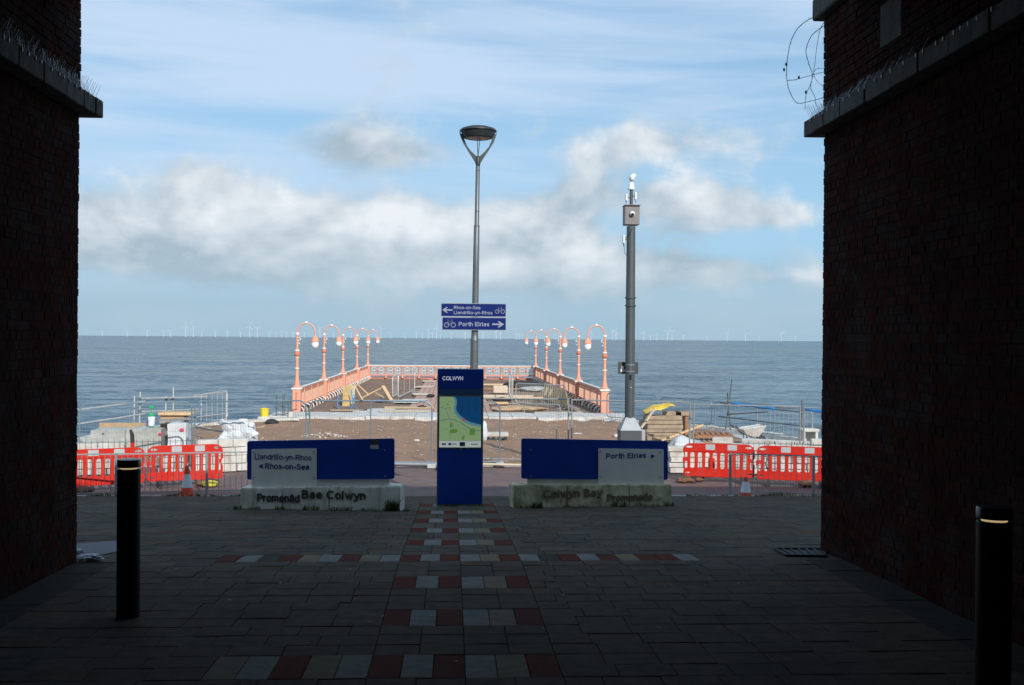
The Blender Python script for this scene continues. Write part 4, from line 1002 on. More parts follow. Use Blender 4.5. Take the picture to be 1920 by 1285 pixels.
# ================================================================ CROWD BARRIERS along the sea edge and on the pier
def crowd(a, b, z0, h, label, n=9, mt='hoop_blue', r=.020, lo=.18, feet=True):
    a, b = Vector(a), Vector(b); a.z = b.z = z0; U = (b-a).normalized(); L = (b-a).length; Z = Vector((0, 0, 1)); P = lambda u, v: a+U*u+Z*v; c = .16
    t = thing('crowd_barrier', a, label, 'barrier', 'steel crowd barriers on the works')
    lp = []
    for cx, cy, s in ((L-c, h-c, 0), (c, h-c, 90), (c, lo+c, 180), (L-c, lo+c, 270)):
        lp += [P(cx+c*math.cos(R(s+k*22.5)), cy+c*math.sin(R(s+k*22.5))) for k in range(5)]
    MB().tube(lp+[lp[0]], r, 8, False).build('frame', mt, t, smooth=True)
    for k in range(1, n):
        u = L*k/n; MB().tube([P(u, lo), P(u, h)], .0085, 6).build('bar', mt, t)
    if feet:
        for u in (.25, L-.25):
            n_ = U.cross(Z); MB().tube([P(u, lo), P(u, .02)+n_*.0], .016, 6).build('leg', mt, t); MB().tube([P(u, .02)-n_*.3, P(u, .02)+n_*.3], .016, 6).build('foot', mt, t)
    return t
crowd(gp(1139, 45.2), gp(1233, 43.4), .15, 1.18, 'blue-grey crowd barrier on the sea edge behind the camera mast', 12)
crowd(gp(1240.5, 43.2), gp(1335, 41.0), .15, 1.12, 'blue-grey crowd barrier on the sea edge behind the yellow sheet', 12)
crowd(gp(1341.5, 40.8), gp(1452, 38.6), .15, 1.10, 'blue-grey crowd barrier on the sea edge behind the wheelbarrow', 14)
crowd(gp(1421, 38.2), gp(1523, 36.2), .12, 1.12, 'crowd barrier on the sea edge nearest the right wall', 12, 'galv_paint')
crowd(gp(378, 40.5), gp(427, 43.8), .15, 1.28, 'pale crowd barrier on the sea edge behind the fence at left', 5, 'scaffold', .016)
crowd(gp(736.5, 60.5), gp(747.5, 66), DZ, 1.30, 'galvanised crowd barrier end-on in the middle of the pier deck', 5, 'scaffold', .03)
crowd(gp(747, 60.6), gp(778, 70.5), DZ, 1.45, 'galvanised crowd barrier turned along the pier deck left of the totem', 3, 'scaffold', .03)
crowd(gp(955.5, 66), gp(962, 58), DZ, 1.40, 'galvanised crowd barrier end-on right of the totem on the pier', 6, 'scaffold', .03)
crowd(gp(968, 56.5), gp(1061, 54), DZ, 1.18, 'galvanised crowd barrier standing across the right half of the pier deck', 24, 'scaffold', .022)
crowd(gp(984, 51.2), gp(1051, 50.6), DZ-.35, .78, 'crowd barrier lying low at the foot of the pier on the right', 3, 'galv_paint', .022, feet=False)

# ================================================================ SCAFFOLD RAILS
def scaffold(label, tubes, mt, clamps=()):
    t = thing('scaffold_rail', tubes[0][0], label, 'scaffold')
    for a, b in tubes: MB().tube([a, b], .024, 8).build('scaffold_tube', mt, t, smooth=True)
    for c in clamps: MB().bbox(c, (.09, .09, .09), .015).build('clamp', 'scaffold_dark', t)
SY = 36.3
scaffold('pale scaffold tube handrail along the sea edge behind the leftmost fence panel', [(at(120, 772, 34.5), at(272, 752.5, SY+1.2)), (at(120, 799, 34.5), at(272, 776, SY+1.2)), (at(263, 735, SY+1), at(261, 812, SY+1)), (at(252, 743, SY+1.2), at(251, 812, SY+1.2)),
    (at(262, 747.5, SY+1), at(388, 744.5, SY+3.6)), (at(262, 772.5, SY+1), at(372, 767.5, SY+3.4)), (at(325, 726, SY+2.4), at(324.5, 800, SY+2.4)), (at(311, 743, SY+2.2), at(310.5, 800, SY+2.2))], 'scaffold',
    [at(262, 748, SY+.95), at(262, 757, SY+.95), at(262, 771, SY+.95), at(324, 748, SY+2.35), at(312, 749, SY+2.15)])
scaffold('pale scaffold handrail rising beside the crowd barrier at left', [(at(366, 742, 39.5), at(424, 735, 42.5)), (at(370, 782, 39.6), at(424, 776, 42.6)), (at(424.5, 733, 42.6), at(424, 790, 42.6))], 'scaffold')
scaffold('cluster of dark scaffold tubes beside the left foot of the pier', [(at(519, 741, 47), at(518, 790, 47)), (at(530.5, 740, 47.2), at(529.5, 788, 47.2)), (at(533.5, 739, 47.3), at(533, 788, 47.3)), (at(541.5, 748, 47.1), at(541, 784, 47.1)), (at(546, 745, 47.3), at(545.5, 784, 47.3)),
    (at(515, 765, 47), at(537, 759, 47.3)), (at(512, 778, 47), at(548, 775, 47.3)), (at(540, 773, 47), at(556, 767, 47.4))], 'scaffold_dark', [at(519, 764, 46.95), at(532, 761, 47.15), at(541, 772, 47.05)])
scaffold('dark scaffold handrail along the sea edge at right behind the wheelbarrow', [(at(1372.5, 711, 38.4), at(1360.5, 806, 38.4)), (at(1364, 737, 38.6), at(1369.5, 806, 38.6)), (at(1350, 755.5, 39.2), at(1510, 774, 35.6)), (at(1347, 781, 39.2), at(1560, 806, 34.8)), (at(1504, 750, 35.7), at(1501, 842, 35.7)), (at(1368, 777, 38.3), at(1440, 772.5, 37))], 'scaffold_dark',
    [at(1366, 752, 38.35), at(1367, 758, 38.35), at(1367.5, 776, 38.35), at(1503, 773, 35.65)])
scaffold('grey scaffold rail by the right wall topped with blue sheeting', [(at(1500, 768, 35.9), at(1600, 782, 34.2)), (at(1523.5, 775, 35.2), at(1522, 840, 35.2))], 'galv_paint')
for lab, a, b in (('blue plastic sheeting wrapped on the scaffold rail by the right wall', at(1508, 767.5, 35.75), at(1580, 777, 34.4)), ('blue plastic sheeting wrapped on the scaffold rail behind the wheelbarrow', at(1372, 757, 38.5), at(1452, 767, 36.8))):
    q = [a.lerp(b, k/8)+Vector((0, 0, .015*math.sin(k*2))) for k in range(9)]
    tag(MB().tube(q, [.04+.022*math.sin(k*1.7)**2 for k in range(9)], 8).build('plastic_sheet', 'blue_tarp', None, smooth=True), lab, 'sheet', 'blue plastic sheets')

# ================================================================ PIER RAILINGS AND LAMPS
RH = 1.18
def pier_side(s, label):
    t = thing('pier_railing', (s*PHW, PY0, DZ), label, 'railing', 'salmon pink pier railings'); x = s*7.02
    MB().box((x, (PY0+PY1)/2+.3, DZ+RH-.10), (.10, PY1-PY0-.3, .07)).build('top_rail', 'salmon', t)
    MB().bbox((x, (PY0+PY1)/2+.3, DZ+RH-.03), (.13, PY1-PY0-.3, .05), .01).build('hand_rail', 'trim_white', t)
    MB().box((x, (PY0+PY1)/2+.3, DZ+.30), (.09, PY1-PY0-.3, .09)).build('bottom_rail', 'salmon_red', t)
    MB().box((x, (PY0+PY1)/2+.3, DZ+RH-.26), (.06, PY1-PY0-.3, .04)).build('upper_rail', 'salmon', t)
    y = PY0+.55; mb = MB(); mr = MB()
    while y < PY1-.1:
        mb.box((x, y, DZ+.60), (.055, .085, .62)); mr.lathe([(.04, 0), (.05, .025), (.04, .05)], (x, y, DZ+RH-.215), 8); y += .27
    mb.build('balusters', 'salmon_pale', t, kind='stuff'); mr.build('rosettes', 'salmon_red', t, kind='stuff')
    y = PY0+2.6; k = 0
    while y < PY1-.6:
        MB().bbox((x, y, DZ+.55), (.13, .13, 1.1), .01).build('standard', 'salmon', t); y += 2.6; k += 1
    # kick brackets: small curved feet along the base
    mb = MB(); mg = MB(); y = PY0+.7
    while y < PY1-.4:
        q = [(x-s*.04, y, DZ+.30), (x-s*.12, y+.02, DZ+.28), (x-s*.20, y+.05, DZ+.22), (x-s*.24, y+.08, DZ+.12), (x-s*.23, y+.10, DZ+.03)]
        mb.tube(q, .034, 6); y += 1.25
    mb.build('foot_brackets', 'trim_white', t, kind='stuff')
    MB().box((x-s*.02, (PY0+PY1)/2+.3, DZ+.13), (.03, PY1-PY0-.3, .25)).build('kick_plate', 'tar', t)
    return t
pier_side(-1, 'left pink pier railing with pale panels running out to sea'); pier_side(1, 'right pink pier railing of close balusters running out to sea')
et = thing('pier_railing', (0, PY1, DZ), 'openwork pink railing across the far end of the pier', 'railing', 'salmon pink pier railings')
ye = PY1-.12
MB().bbox((0, ye, DZ+RH-.03), (14.0, .17, .06), .012).build('hand_rail', 'trim_white', et)
for z, h_, m_ in ((RH-.11, .07, 'salmon'), (.36, .08, 'salmon'), (.26, .04, 'salmon_red')): MB().box((0, ye, DZ+z), (14.0, .07, h_)).build('rail', m_, et)
nP = 10
for i in range(nP+1):
    x = -6.95+13.9*i/nP; MB().lathe([(.085, 0), (.085, .18), (.06, .24), (.055, .95), (.085, 1.0), (.085, 1.14)], (x, ye-.03, DZ), 10).build('standard', 'salmon', et, smooth=True); MB().bbox((x, ye-.03, DZ+.03), (.24, .24, .08), .01).build('standard_foot', 'tar', et)
    if i == nP: break
    mb = MB(); w = 13.9/nP; cx = x+w/2
    for u in range(1, 10): mb.tube([(x+w*u/10, ye, DZ+.40), (x+w*u/10, ye, DZ+RH-.14)], .009, 4)
    for v in range(6): mb.tube([(x+.06, ye, DZ+.45+v*.11), (x+w-.06, ye, DZ+.45+v*.11)], .007, 4)
    for sx in (-1, 1):
        for sz in (-1, 1): mb.tube([(cx+sx*w*.22+.20*math.cos(R(k*30)), ye-.02, DZ+.72+sz*.12+.14*math.sin(R(k*30))) for k in range(13)], .014, 5)
    mb.build('scroll_panel', 'trim_white', et, kind='stuff')
    MB().lathe([(.13, 0), (.10, .03), (.05, .045)], (cx, ye-.03, DZ+.72), 10, axis=Matrix(((1, 0, 0), (0, 0, -1), (0, 1, 0)))).build('rosette', 'salmon_red', et)
def pier_lamp(label):
    t = thing('pier_lamp', (0, 0, 0), label, 'lamp', 'ornate lamps along the pier'); B = lambda m: dict(parent=t, local=True)
    MB().bbox((0, 0, .55), (.36, .36, 1.10), .02).build('pedestal', 'salmon', t, local=True)
    for sx in (-1, 1): MB().box((sx*.185, 0, .58), (.012, .16, .8)).build('pedestal_panel', 'salmon_red', t, local=True)
    MB().box((0, -.185, .58), (.10, .012, .8)).build('pedestal_panel', 'salmon_red', t, local=True)
    MB().bbox((0, 0, 1.135), (.46, .46, .08), .02).build('pedestal_cap', 'trim_white', t, local=True)
    MB().bbox((0, 0, .04), (.46, .46, .10), .02).build('pedestal_foot', 'tar', t, local=True)
    MB().lathe([(.18, 1.175), (.19, 1.24), (.125, 1.30), (.12, 1.40), (.084, 1.55), (.072, 2.05), (.066, 2.60), (.058, 2.9), (.053, 3.62)], (0, 0, 0), 16).build('column', 'salmon', t, smooth=True, local=True)
    for z, r, h_ in ((2.05, .105, .06), (2.86, .105, .08), (2.55, .09, .04), (3.62, .085, .10)): MB().lathe([(r*.8, z-h_/2), (r, z-h_/4), (r, z+h_/4), (r*.8, z+h_/2)], (0, 0, 0), 14).build('collar', 'trim_white', t, smooth=True, local=True)
    MB().lathe([(.08, 2.60), (.125, 2.64), (.138, 2.71), (.125, 2.78), (.08, 2.82)], (0, 0, 0), 14).build('knop', 'salmon_red', t, smooth=True, local=True)
    ar = .40; MB().tube([(ar-ar*math.cos(R(k*11.25)), 0, 3.66+ar*1.12*math.sin(R(k*11.25))) for k in range(17)]+[(2*ar, 0, 3.56)], .035, 10).build('arch', 'salmon', t, smooth=True, local=True)
    MB().lathe([(.03, 4.08), (.07, 4.10), (.07, 4.16), (.03, 4.19)], (ar, 0, 0), 10).build('finial', 'trim_white', t, smooth=True, local=True)
    MB().lathe([(.035, 3.60), (.05, 3.52), (.10, 3.49), (.15, 3.41), (.172, 3.31), (.195, 3.29), (.195, 3.26), (.165, 3.25)][::-1], (2*ar, 0, 0), 18).build('lantern_cap', 'salmon', t, smooth=True, local=True)
    MB().lathe([(.165, 3.25), (.17, 3.18), (.158, 3.08), (.115, 3.0), (.045, 2.972), (0, 2.968)][::-1], (2*ar, 0, 0), 18).build('globe', 'globe', t, smooth=True, local=True)
    pts = [(.08+.10*math.sin(k*.62)*(1-k/26), 0, 3.45-.025*k) for k in range(13)]; MB().tube(pts, .016, 6).build('scroll', 'trim_white', t, local=True)
    return t
names = ['nearest', 'second', 'third', 'fourth', 'farthest']
base_lamp = None
for s, sd in ((-1, 'left'), (1, 'right')):
    for i in range(5):
        loc = (s*7.02, PY0+.35+i*10.42, DZ); lab = f'{names[i]} pink hooked pier lamp with white globe on the {sd} railing'
        if base_lamp is None: base_lamp = pier_lamp(lab); o = base_lamp; o.location = loc; W[o.name] = Vector(loc)
        else: o = dup(base_lamp, loc, 0, lab)
        o.rotation_euler = (0, 0, 0 if s < 0 else math.pi)
# ================================================================ THINGS ON THE PIER
def timber(name, segs, label, mt='pine', w=.09, cat='timber', group=None):
    t = thing(name, segs[0][0], label, cat, group)
    for s_ in segs:
        a, b = s_[0], s_[1]; ww = s_[2] if len(s_) > 2 else w; MB().bar(a, b, ww, .05).build('timber', mt, t)
    return t
d = lambda px, py, Y: at(px, py, Y)
timber('pine_trestle', [(d(664, 722, 61), d(681, 753, 59)), (d(672, 722, 61.5), d(692, 741, 61.5)), (d(675, 748, 59.5), d(718, 726, 59.5)), (d(699.5, 735, 59.8), d(733, 752, 58.5)), (d(718, 724, 59.5), d(734.5, 752, 58), .19), (d(682, 751, 59), d(734, 752.5, 58))], 'propped triangular frame of new pine battens on the left of the pier deck')
def board(name, q, label, mt, t=.02, cat='board', group=None):
    """q: four world corners bl br tr tl"""
    q = [Vector(p) for p in q]; n = (q[1]-q[0]).cross(q[3]-q[0]).normalized()*t
    if n.y < 0: n = -n
    return tag(MB().hexa([q[0], q[1], q[1]+n, q[0]+n, q[3], q[2], q[2]+n, q[3]+n]).build(name, mt), label, cat, group)
board('plywood_sheet', [d(641.5, 765, 55.5), d(657, 764, 55.5), d(662, 721, 57.5), d(644, 725, 57.5)], 'ochre plywood sheet leaning on the left pier railing', 'ply')
board('plywood_sheet', [d(650, 758, 56.6), d(664, 757, 57.4), d(666, 723, 59.6), d(655, 724, 58.6)], 'narrower plywood offcut leaning behind the ochre sheet at left', 'ply_pale')
board('plywood_sheet', [d(1067, 776, 53.5), d(1022, 750, 63.5), d(1020, 718.5, 65.2), d(1061, 735, 55.2)], 'large ochre plywood sheet leaning on the right pier railing', 'ply')
mb = MB()
for px, py, py2 in ((1026, 727, 741), (1034, 730, 742), (1051, 738, 748)): mb.bar(d(px, py, 60.4-(px-1026)*.13), d(px-3, py2, 59.6-(px-1026)*.13), .12, .03)
tag(mb.build('battens', 'old_wood'), 'loose weathered battens hanging over the ochre sheet at right', 'timber')
def flat(name, c, L, Wd, rz, label, mt, z=None, th=.03, cat='board', group=None):
    c = Vector(c); c.z = (DZ+.09 if z is None else z); return tag(MB().bbox(c, (L, Wd, th), .004, (0, 0, rz)).build(name, mt), label, cat, group)
flat('plywood_board', gp(762, 51.0), 2.3, 1.3, .02, 'pale plywood board lying at the near edge of the pier left of the totem', 'ply_pale')
flat('plywood_board', gp(768, 53.2), 2.4, 1.2, .05, 'pinkish plywood board lying behind the nearest board left of the totem', 'pine', DZ+.10)
flat('plywood_board', gp(771, 58.8), 1.3, 3.2, -.15, 'white board lying beside the crowd barrier on the pier', 'stone_white', DZ+.10)
flat('plywood_board', gp(703, 51.6), 1.1, 2.4, -.35, 'grey white board lying slanted on the left of the deck', 'stone_white', DZ+.06)
flat('plywood_board', gp(655, 51.6), 1.7, .9, .1, 'tan board lying at the near left corner of the deck', 'chip', DZ+.06)
flat('plywood_board', gp(790, 66), 1.0, 2.2, .1, 'small pale board lying beside the reddish planks mid-pier', 'ply_pale', DZ+.10)
flat('plywood_board', gp(797, 76), 1.2, 2.0, -.1, 'small pale board farther out beside the reddish planks', 'ply_pale', DZ+.10)
flat('plywood_board', gp(806, 86), 1.1, 2.0, 0, 'farthest small pale board beside the reddish planks', 'ply_pale', DZ+.10)
flat('plywood_board', gp(963, 50.4), 2.0, .8, 0, 'grey board lying at the near edge right of the reddish planks', 'old_wood', DZ+.06)
flat('plywood_board', gp(1040, 50.5), 2.7, .9, .04, 'pale board lying at the near edge right of the grey one', 'ply_pale', DZ+.06)
for i, (px, Y, L, rz) in enumerate(((927, 80, 4.2, .02), (930, 73, 5.5, -.04), (985, 62, 6.2, .10), (945, 64, 3.5, -.05), (925, 57, 1.6, .0))):
    flat('plank', gp(px, Y), L, .32, rz, ['long pale plank lying farthest out right of the totem', 'long reddish plank lying across the right deck', 'long pine plank lying across the right deck behind the crowd barrier', 'short pale plank lying on the right deck', 'short pale plank nearest the totem on the right deck'][i], ['pine', 'wood_red', 'pine', 'ply_pale', 'pine'][i], DZ+.12, .10, 'plank', 'loose planks on the pier')
MB_ = MB()
tag(MB().bbox(gp(939, 68.5)+Vector((0, 0, DZ+.3-gz(68.5))), (.9, .5, .45), .02).build('crate', 'ply_pale'), 'small pale crate standing on the right deck', 'crate')
for px, Y, dd, lab in ((975, 74, (1.2, .8, .32), 'black bundle of sheeting heaped far out on the right deck'), (808, 63, (.24, .2, .11), 'small black coil lying on the reddish planks left of the totem'), (941, 58.6, (.5, .3, .15), 'dark lump of debris behind the barrier right of the totem'), (792, 53.4, (.22, .15, .08), 'small black object near the left edge of the reddish planks')):
    p = gp(px, Y, DZ+.06); lump('debris_heap', p, dd, 'tar', lab, 'debris', px)
lump('debris_heap', gp(972, 52, DZ), (1.3, .5, .16), 'chip', 'flattened heap of tan rags and chips at the foot of the crowd barrier', 'debris', 77)
lump('debris_heap', gp(1003, 72, DZ), (1.1, .9, .2), 'poly_grey', 'grey heap of rubble in the far right corner of the deck', 'debris', 78)
t = thing('blue_rope', gp(662, 54, DZ), 'tangle of blue rope hanging by the plywood at the left of the pier', 'rope')
for a in ([(659, 731, 56), (660, 742, 55.8), (662, 756, 55), (658, 765, 54), (664, 775, 52.5)], [(663, 741, 55.5), (666, 745, 55.5), (661, 748, 55.5), (666, 752, 55)], [(634, 742, 55), (633, 760, 53.5), (640, 778, 51.5), (652, 779, 51.2)], [(666, 762, 54), (675, 775, 52), (683, 781, 51)]):
    MB().tube([d(*q) for q in a], .03, 6).build('strand', 'blue_rope', t, smooth=True)
tag(MB().blob(gp(713, 58.5, DZ+.10), (.24, .2, .08), 4, .3, 2).build('blue_cover', 'blue_tarp', None, smooth=True), 'small blue cover lying under the pine frame', 'cover')
for i, (a, b) in enumerate((((1065, 760, 53.5), (1118, 781, 50.3)), ((1075, 765, 52.8), (1106, 783, 50.2)))):
    tag(MB().bar(d(*a), d(*b), .35, .08).build('plank', 'old_wood'), ['wide weathered plank lying along the right railing', 'second weathered plank beside the right railing'][i], 'plank', 'weathered planks by the right railing')

# ================================================================ MATERIALS ON THE WORKS, LEFT
def wrapped_pack(px, Y, L, h, dp, label, mt='poly_grey', seed=0, z=.16, pallet=True):
    p = gp(px, Y, .03); t = thing('wrapped_block_pack', p, label, 'pack', 'plastic-wrapped block packs')
    if pallet:
        for yy in (-dp*.4, 0, dp*.4): MB().box(p+Vector((0, yy, .05)), (L, .09, .09)).build('pallet_runner', 'old_wood', t)
        for k in range(6): MB().box(p+Vector((-L/2+.06+(L-.12)*k/5, 0, .115)), (.11, dp, .03)).build('pallet_board', 'old_wood', t)
    bm = bmesh.new(); bmesh.ops.create_cube(bm, size=1); bmesh.ops.subdivide_edges(bm, edges=bm.edges[:], cuts=7, use_grid_fill=True)
    for v in bm.verts:
        c = v.co.copy(); q = Vector((c.x*L, c.y*dp, (c.z+.5)*h+z))
        e = max(abs(c.x), abs(c.y)); n_ = noise.fractal(Vector((c.x*L*2.4, c.y*3+seed, c.z*h*3)), 1, 2, 4)
        q += Vector((c.x, c.y, .3 if c.z > .4 else 0)).normalized()*n_*.035 if (c.x or c.y or c.z) else Vector()
        if c.z > .45 and e > .42: q.z -= .03
        v.co = q+p
    bm.verts.index_update(); mb = MB(); mb.add([v.co.copy() for v in bm.verts], [[v.index for v in f.verts] for f in bm.faces]); bm.free(); mb.build('plastic_wrap', mt, t, smooth=True)
    return t
def band(t, px, py, w, h, Y, mt): MB().slab(ell(0, 0, w, h, 8), d(px, py, Y), X_, Z_, .004).build('printed_mark', mt, t)
t = wrapped_pack(212, 31.5, .92, .74, .8, 'left grey plastic-wrapped block pack below the scaffold rail', seed=1); band(t, 193, 813, .03, .015, 31.05, 'sign_blue')
t = wrapped_pack(278, 31.7, .95, .76, .8, 'grey plastic-wrapped block pack under the white bucket', seed=5); band(t, 300, 814, .05, .04, 31.25, 'map_star')
t = wrapped_pack(338, 31.4, .50, .66, .6, 'small wrapped pack standing on another beside the cardboard face', seed=8, mt='poly_white', z=.42, pallet=False); band(t, 341, 806, .07, .04, 31.05, 'map_star')
wrapped_pack(338, 31.3, .58, .40, .7, 'low wrapped pack carrying the smaller one beside the fence clips', seed=11, mt='poly_white', z=.02, pallet=False)
wrapped_pack(393, 31.0, .85, .46, .8, 'low pale wrapped pack behind the second left barrier', seed=13, mt='poly_grey', z=.06)
def wood_box(x0, y0, x1, y1, Y, dp, label, mt, nb=1):
    a, b = d(x0, y1, Y), d(x1, y0, Y); t = thing('timber_box', (a+b)/2, label, 'box')
    for k in range(nb):
        z0, z1 = a.z+(b.z-a.z)*k/nb, a.z+(b.z-a.z)*(k+1)/nb
        MB().bbox(((a.x+b.x)/2, Y+dp/2, (z0+z1)/2), (b.x-a.x, dp, z1-z0-.012), .008).build('board', mt, t)
    return t
wood_box(185, 793, 273, 822, 32.6, .05, 'long tan chipboard sheet standing behind the left block packs', 'chip')
wood_box(300, 777.5, 345, 835, 31.9, .5, 'tall tan cardboard-faced box between the wrapped packs', 'chip')
wood_box(296, 774, 360, 779.5, 31.8, .6, 'thin chipboard lid lying on the tall box', 'pine')
def stones(pts, label_, group):
    for i, (px, Y, z, L, dp, h, rx, rz) in enumerate(pts):
        p = gp(px, Y, z+h/2); bm = bmesh.new(); bmesh.ops.create_cube(bm, size=1)
        for v in bm.verts: v.co = Vector((v.co.x*L*random.uniform(.93, 1.05), v.co.y*dp*random.uniform(.93, 1.05), v.co.z*h*random.uniform(.92, 1.06)))
        bmesh.ops.bevel(bm, geom=bm.edges[:], offset=min(h, dp)*.1, segments=1, affect='EDGES'); bm.verts.index_update(); R3 = Euler((rx, random.uniform(-.05, .05), rz)).to_matrix()
        mb = MB(); mb.add([p+R3 @ v.co for v in bm.verts], [[v.index for v in f.verts] for f in bm.faces]); bm.free(); tag(mb.build('stone_block', label_[1] if len(label_) > 1 else 'stone_white'), label_[0][i] if isinstance(label_[0], list) else label_[0], 'stone', group)
stones([(322, 31.7, 1.08, .62, .35, .07, .1, .1), (338, 31.9, 1.14, .60, .35, .06, .15, -.4), (349, 31.6, 1.15, .55, .3, .06, -.1, -.6), (312, 31.8, 1.08, .4, .3, .05, .2, .6), (330, 31.5, 1.10, .5, .2, .06, .0, -.2)], [['broken slab lying flat on the tall box lid', 'broken slab tilted on top of the slab pile', 'broken slab tilted at the right of the slab pile', 'small broken slab at the left of the slab pile', 'broken slab at the front of the slab pile'], 'kerb'], 'slabs piled on the tall box')
# bucket with green sprayer
bp = d(284, 798.5, 31.6); t = thing('sprayer_bucket', bp, 'white tub with green pump top standing on a wrapped pack', 'tub')
MB().lathe([(.085, 0), (.10, .24), (.095, .26)], bp, 18).build('tub', 'bucket_white', t, smooth=True)
MB().lathe([(.08, .26), (.085, .31), (.05, .34), (.02, .36)], bp, 16).build('lid', 'green', t, smooth=True)
MB().tube([bp+Vector((0, 0, .34)), bp+Vector((0, 0, .50))], .012, 8).build('pump_rod', 'green', t)
MB().bbox(bp+Vector((0, 0, .53)), (.12, .04, .08), .01).build('pump_handle', 'green', t)
MB().blob(bp+Vector((.05, -.05, -.02)), (.06, .05, .035), 3, .2, 1).build('green_rag', 'green', t)
MB().blob(bp+Vector((-.10, 0, .12)), (.025, .06, .07), 3, .2, 1).build('hose', 'sign_blue', t)
# bulk bag
p = gp(446, 31.2, .38); t = thing('bulk_bag', p, 'crumpled white bulk bag slumped beside the left promenade sign', 'bag')
bm = bmesh.new(); bmesh.ops.create_cube(bm, size=1); bmesh.ops.subdivide_edges(bm, edges=bm.edges[:], cuts=13, use_grid_fill=True)
for v in bm.verts:
    c = v.co; q = Vector((c.x*.86*(1.12-.30*(c.z+.5)), c.y*.75*(1.1-.3*(c.z+.5)), (c.z+.5)*.70)); n_ = noise.fractal(Vector((q.x*3.2, q.y*3.2, q.z*3.2)), 1, 2, 5); r_ = 1-abs(noise.noise(q*4.5+Vector((4, 1, 2))))*2
    q += Vector((c.x, c.y, .5 if c.z > .3 else 0))*(n_*.26+r_*.05); q.z += (.10 if c.z > .45 else 0)*(1+math.sin(c.x*7))*.6; v.co = q+p
bm.verts.index_update(); mb = MB(); mb.add([v.co.copy() for v in bm.verts], [[v.index for v in f.verts] for f in bm.faces]); bm.free(); mb.build('fabric', 'poly_white', t)
MB().hexa([p+Vector(q) for q in ((.30, -.1, .30), (.62, -.05, .44), (.60, -.03, .46), (.30, -.08, .34), (.10, 0, .62), (.28, .02, .68), (.27, .04, .69), (.10, .03, .64))]).build('loose_flap', 'poly_white', t)
MB().tube([p+Vector((-.3, -.1, .5)), p+Vector((-.28, -.12, .66)), p+Vector((-.12, -.1, .68)), p+Vector((-.1, -.08, .55))], .02, 6).build('lifting_loop', 'poly_white', t)
# yellow bucket on block
p = gp(497, 45.6, .05); tag(MB().bbox(p+Vector((0, 0, .11)), (.5, .4, .2), .02).build('stone_block', 'stone_white'), 'pale stone block under the yellow bucket', 'stone')
q = p+Vector((0, 0, .21)); t = thing('yellow_bucket', q, 'yellow bucket standing on a stone block near the sea edge', 'bucket')
MB().lathe([(.15, 0), (.175, .30), (.19, .31), (.19, .34), (.17, .34), (.15, .05), (0, .05)], q, 20).build('pail', 'yellow', t, smooth=True)
MB().tube([q+Vector((-.18, 0, .32)), q+Vector((-.1, -.12, .37)), q+Vector((.1, -.12, .37)), q+Vector((.18, 0, .32))], .008, 6).build('handle', 'galv', t)
tag(MB().bar(d(484, 803, 42.5), d(512, 796.5, 44.6), .10, .07).build('timber', 'pine'), 'short pine batten lying on the sand by the yellow bucket', 'timber')
tag(MB().bar(d(366, 801, 38.5), d(424, 811, 33.5), .06, .05).build('steel_bar', 'scaffold_dark'), 'dark steel bar leaning against the bulk bag', 'bar')
lump('debris_heap', gp(511, 44.0, .05), (.28, .3, .12), 'tar', 'small dark heap beside the pine batten on the sand', 'debris', 31)
flat('stone_slab', gp(530, 46), 1.3, .9, .25, 'pale stone slab lying on the sand left of the pier foot', 'stone_white', .14, .09, 'stone')
tag(MB().bbox(d(545.5, 781, 46.6), (.18, .2, .40), .02).build('stone_block', 'stone_white'), 'upright pale stone stub at the left foot of the pier', 'stone')
# pipe, bits on the sand
for i, (x0, x1, py, Y) in enumerate(((618, 647, 805, 42.5), (658, 687, 805, 42.5))): tag(MB().bar(d(x0, py, Y), d(x1, py, Y), .14, .04).build('drain_slot', 'tar'), ['left dark drain slot in the sand before the pier', 'right dark drain slot in the sand before the pier'][i], 'drain', 'drain slots in the sand')
p = gp(608, 38.6, .04); mb = MB()
for k in range(60):
    a = random.random()*6.28; r_ = random.random()**.6*.55; mb.blob(p+Vector((r_*math.cos(a)*1.6, r_*math.sin(a), .16*(1-r_/.55)+.01)), (.045, .045, .03), k, .3, 1, rot=(a, a, 0))
tag(mb.build('rubble', 'pebble'), 'little mound of rubble on the sand behind the left promenade sign', 'rubble', kind='stuff')
mb = MB()
for k in range(420):
    x = random.uniform(-9, 9); y = random.uniform(30.8, 46); mb.blob((x, y, .09+.05*noise.noise(Vector((x*.55, y*.55, 0)))), (random.uniform(.012, .04), random.uniform(.012, .04), .015), k, .3, 1)
tag(mb.build('gravel', 'pebble'), 'scattered pale gravel over the sand', 'gravel', kind='stuff')
lump('stone_lump', gp(783, 37, .05), (.10, .07, .05), 'stone_white', 'small white lump lying on the sand left of the totem', 'stone', 41)
# pipe rail at the foot of the central fence
tag(MB().tube([gp(735, 29.9, .12), gp(840, 29.7, .12)], .045, 10).build('pipe', 'galv_paint'), 'grey pipe lying along the fence foot left of the totem', 'pipe', 'pipes by the central fence')
tag(MB().tube([gp(880, 29.9, .12), gp(1010, 29.8, .10)], .03, 10).build('pipe', 'ply_pale'), 'pale pipe lying along the fence foot right of the totem', 'pipe', 'pipes by the central fence')
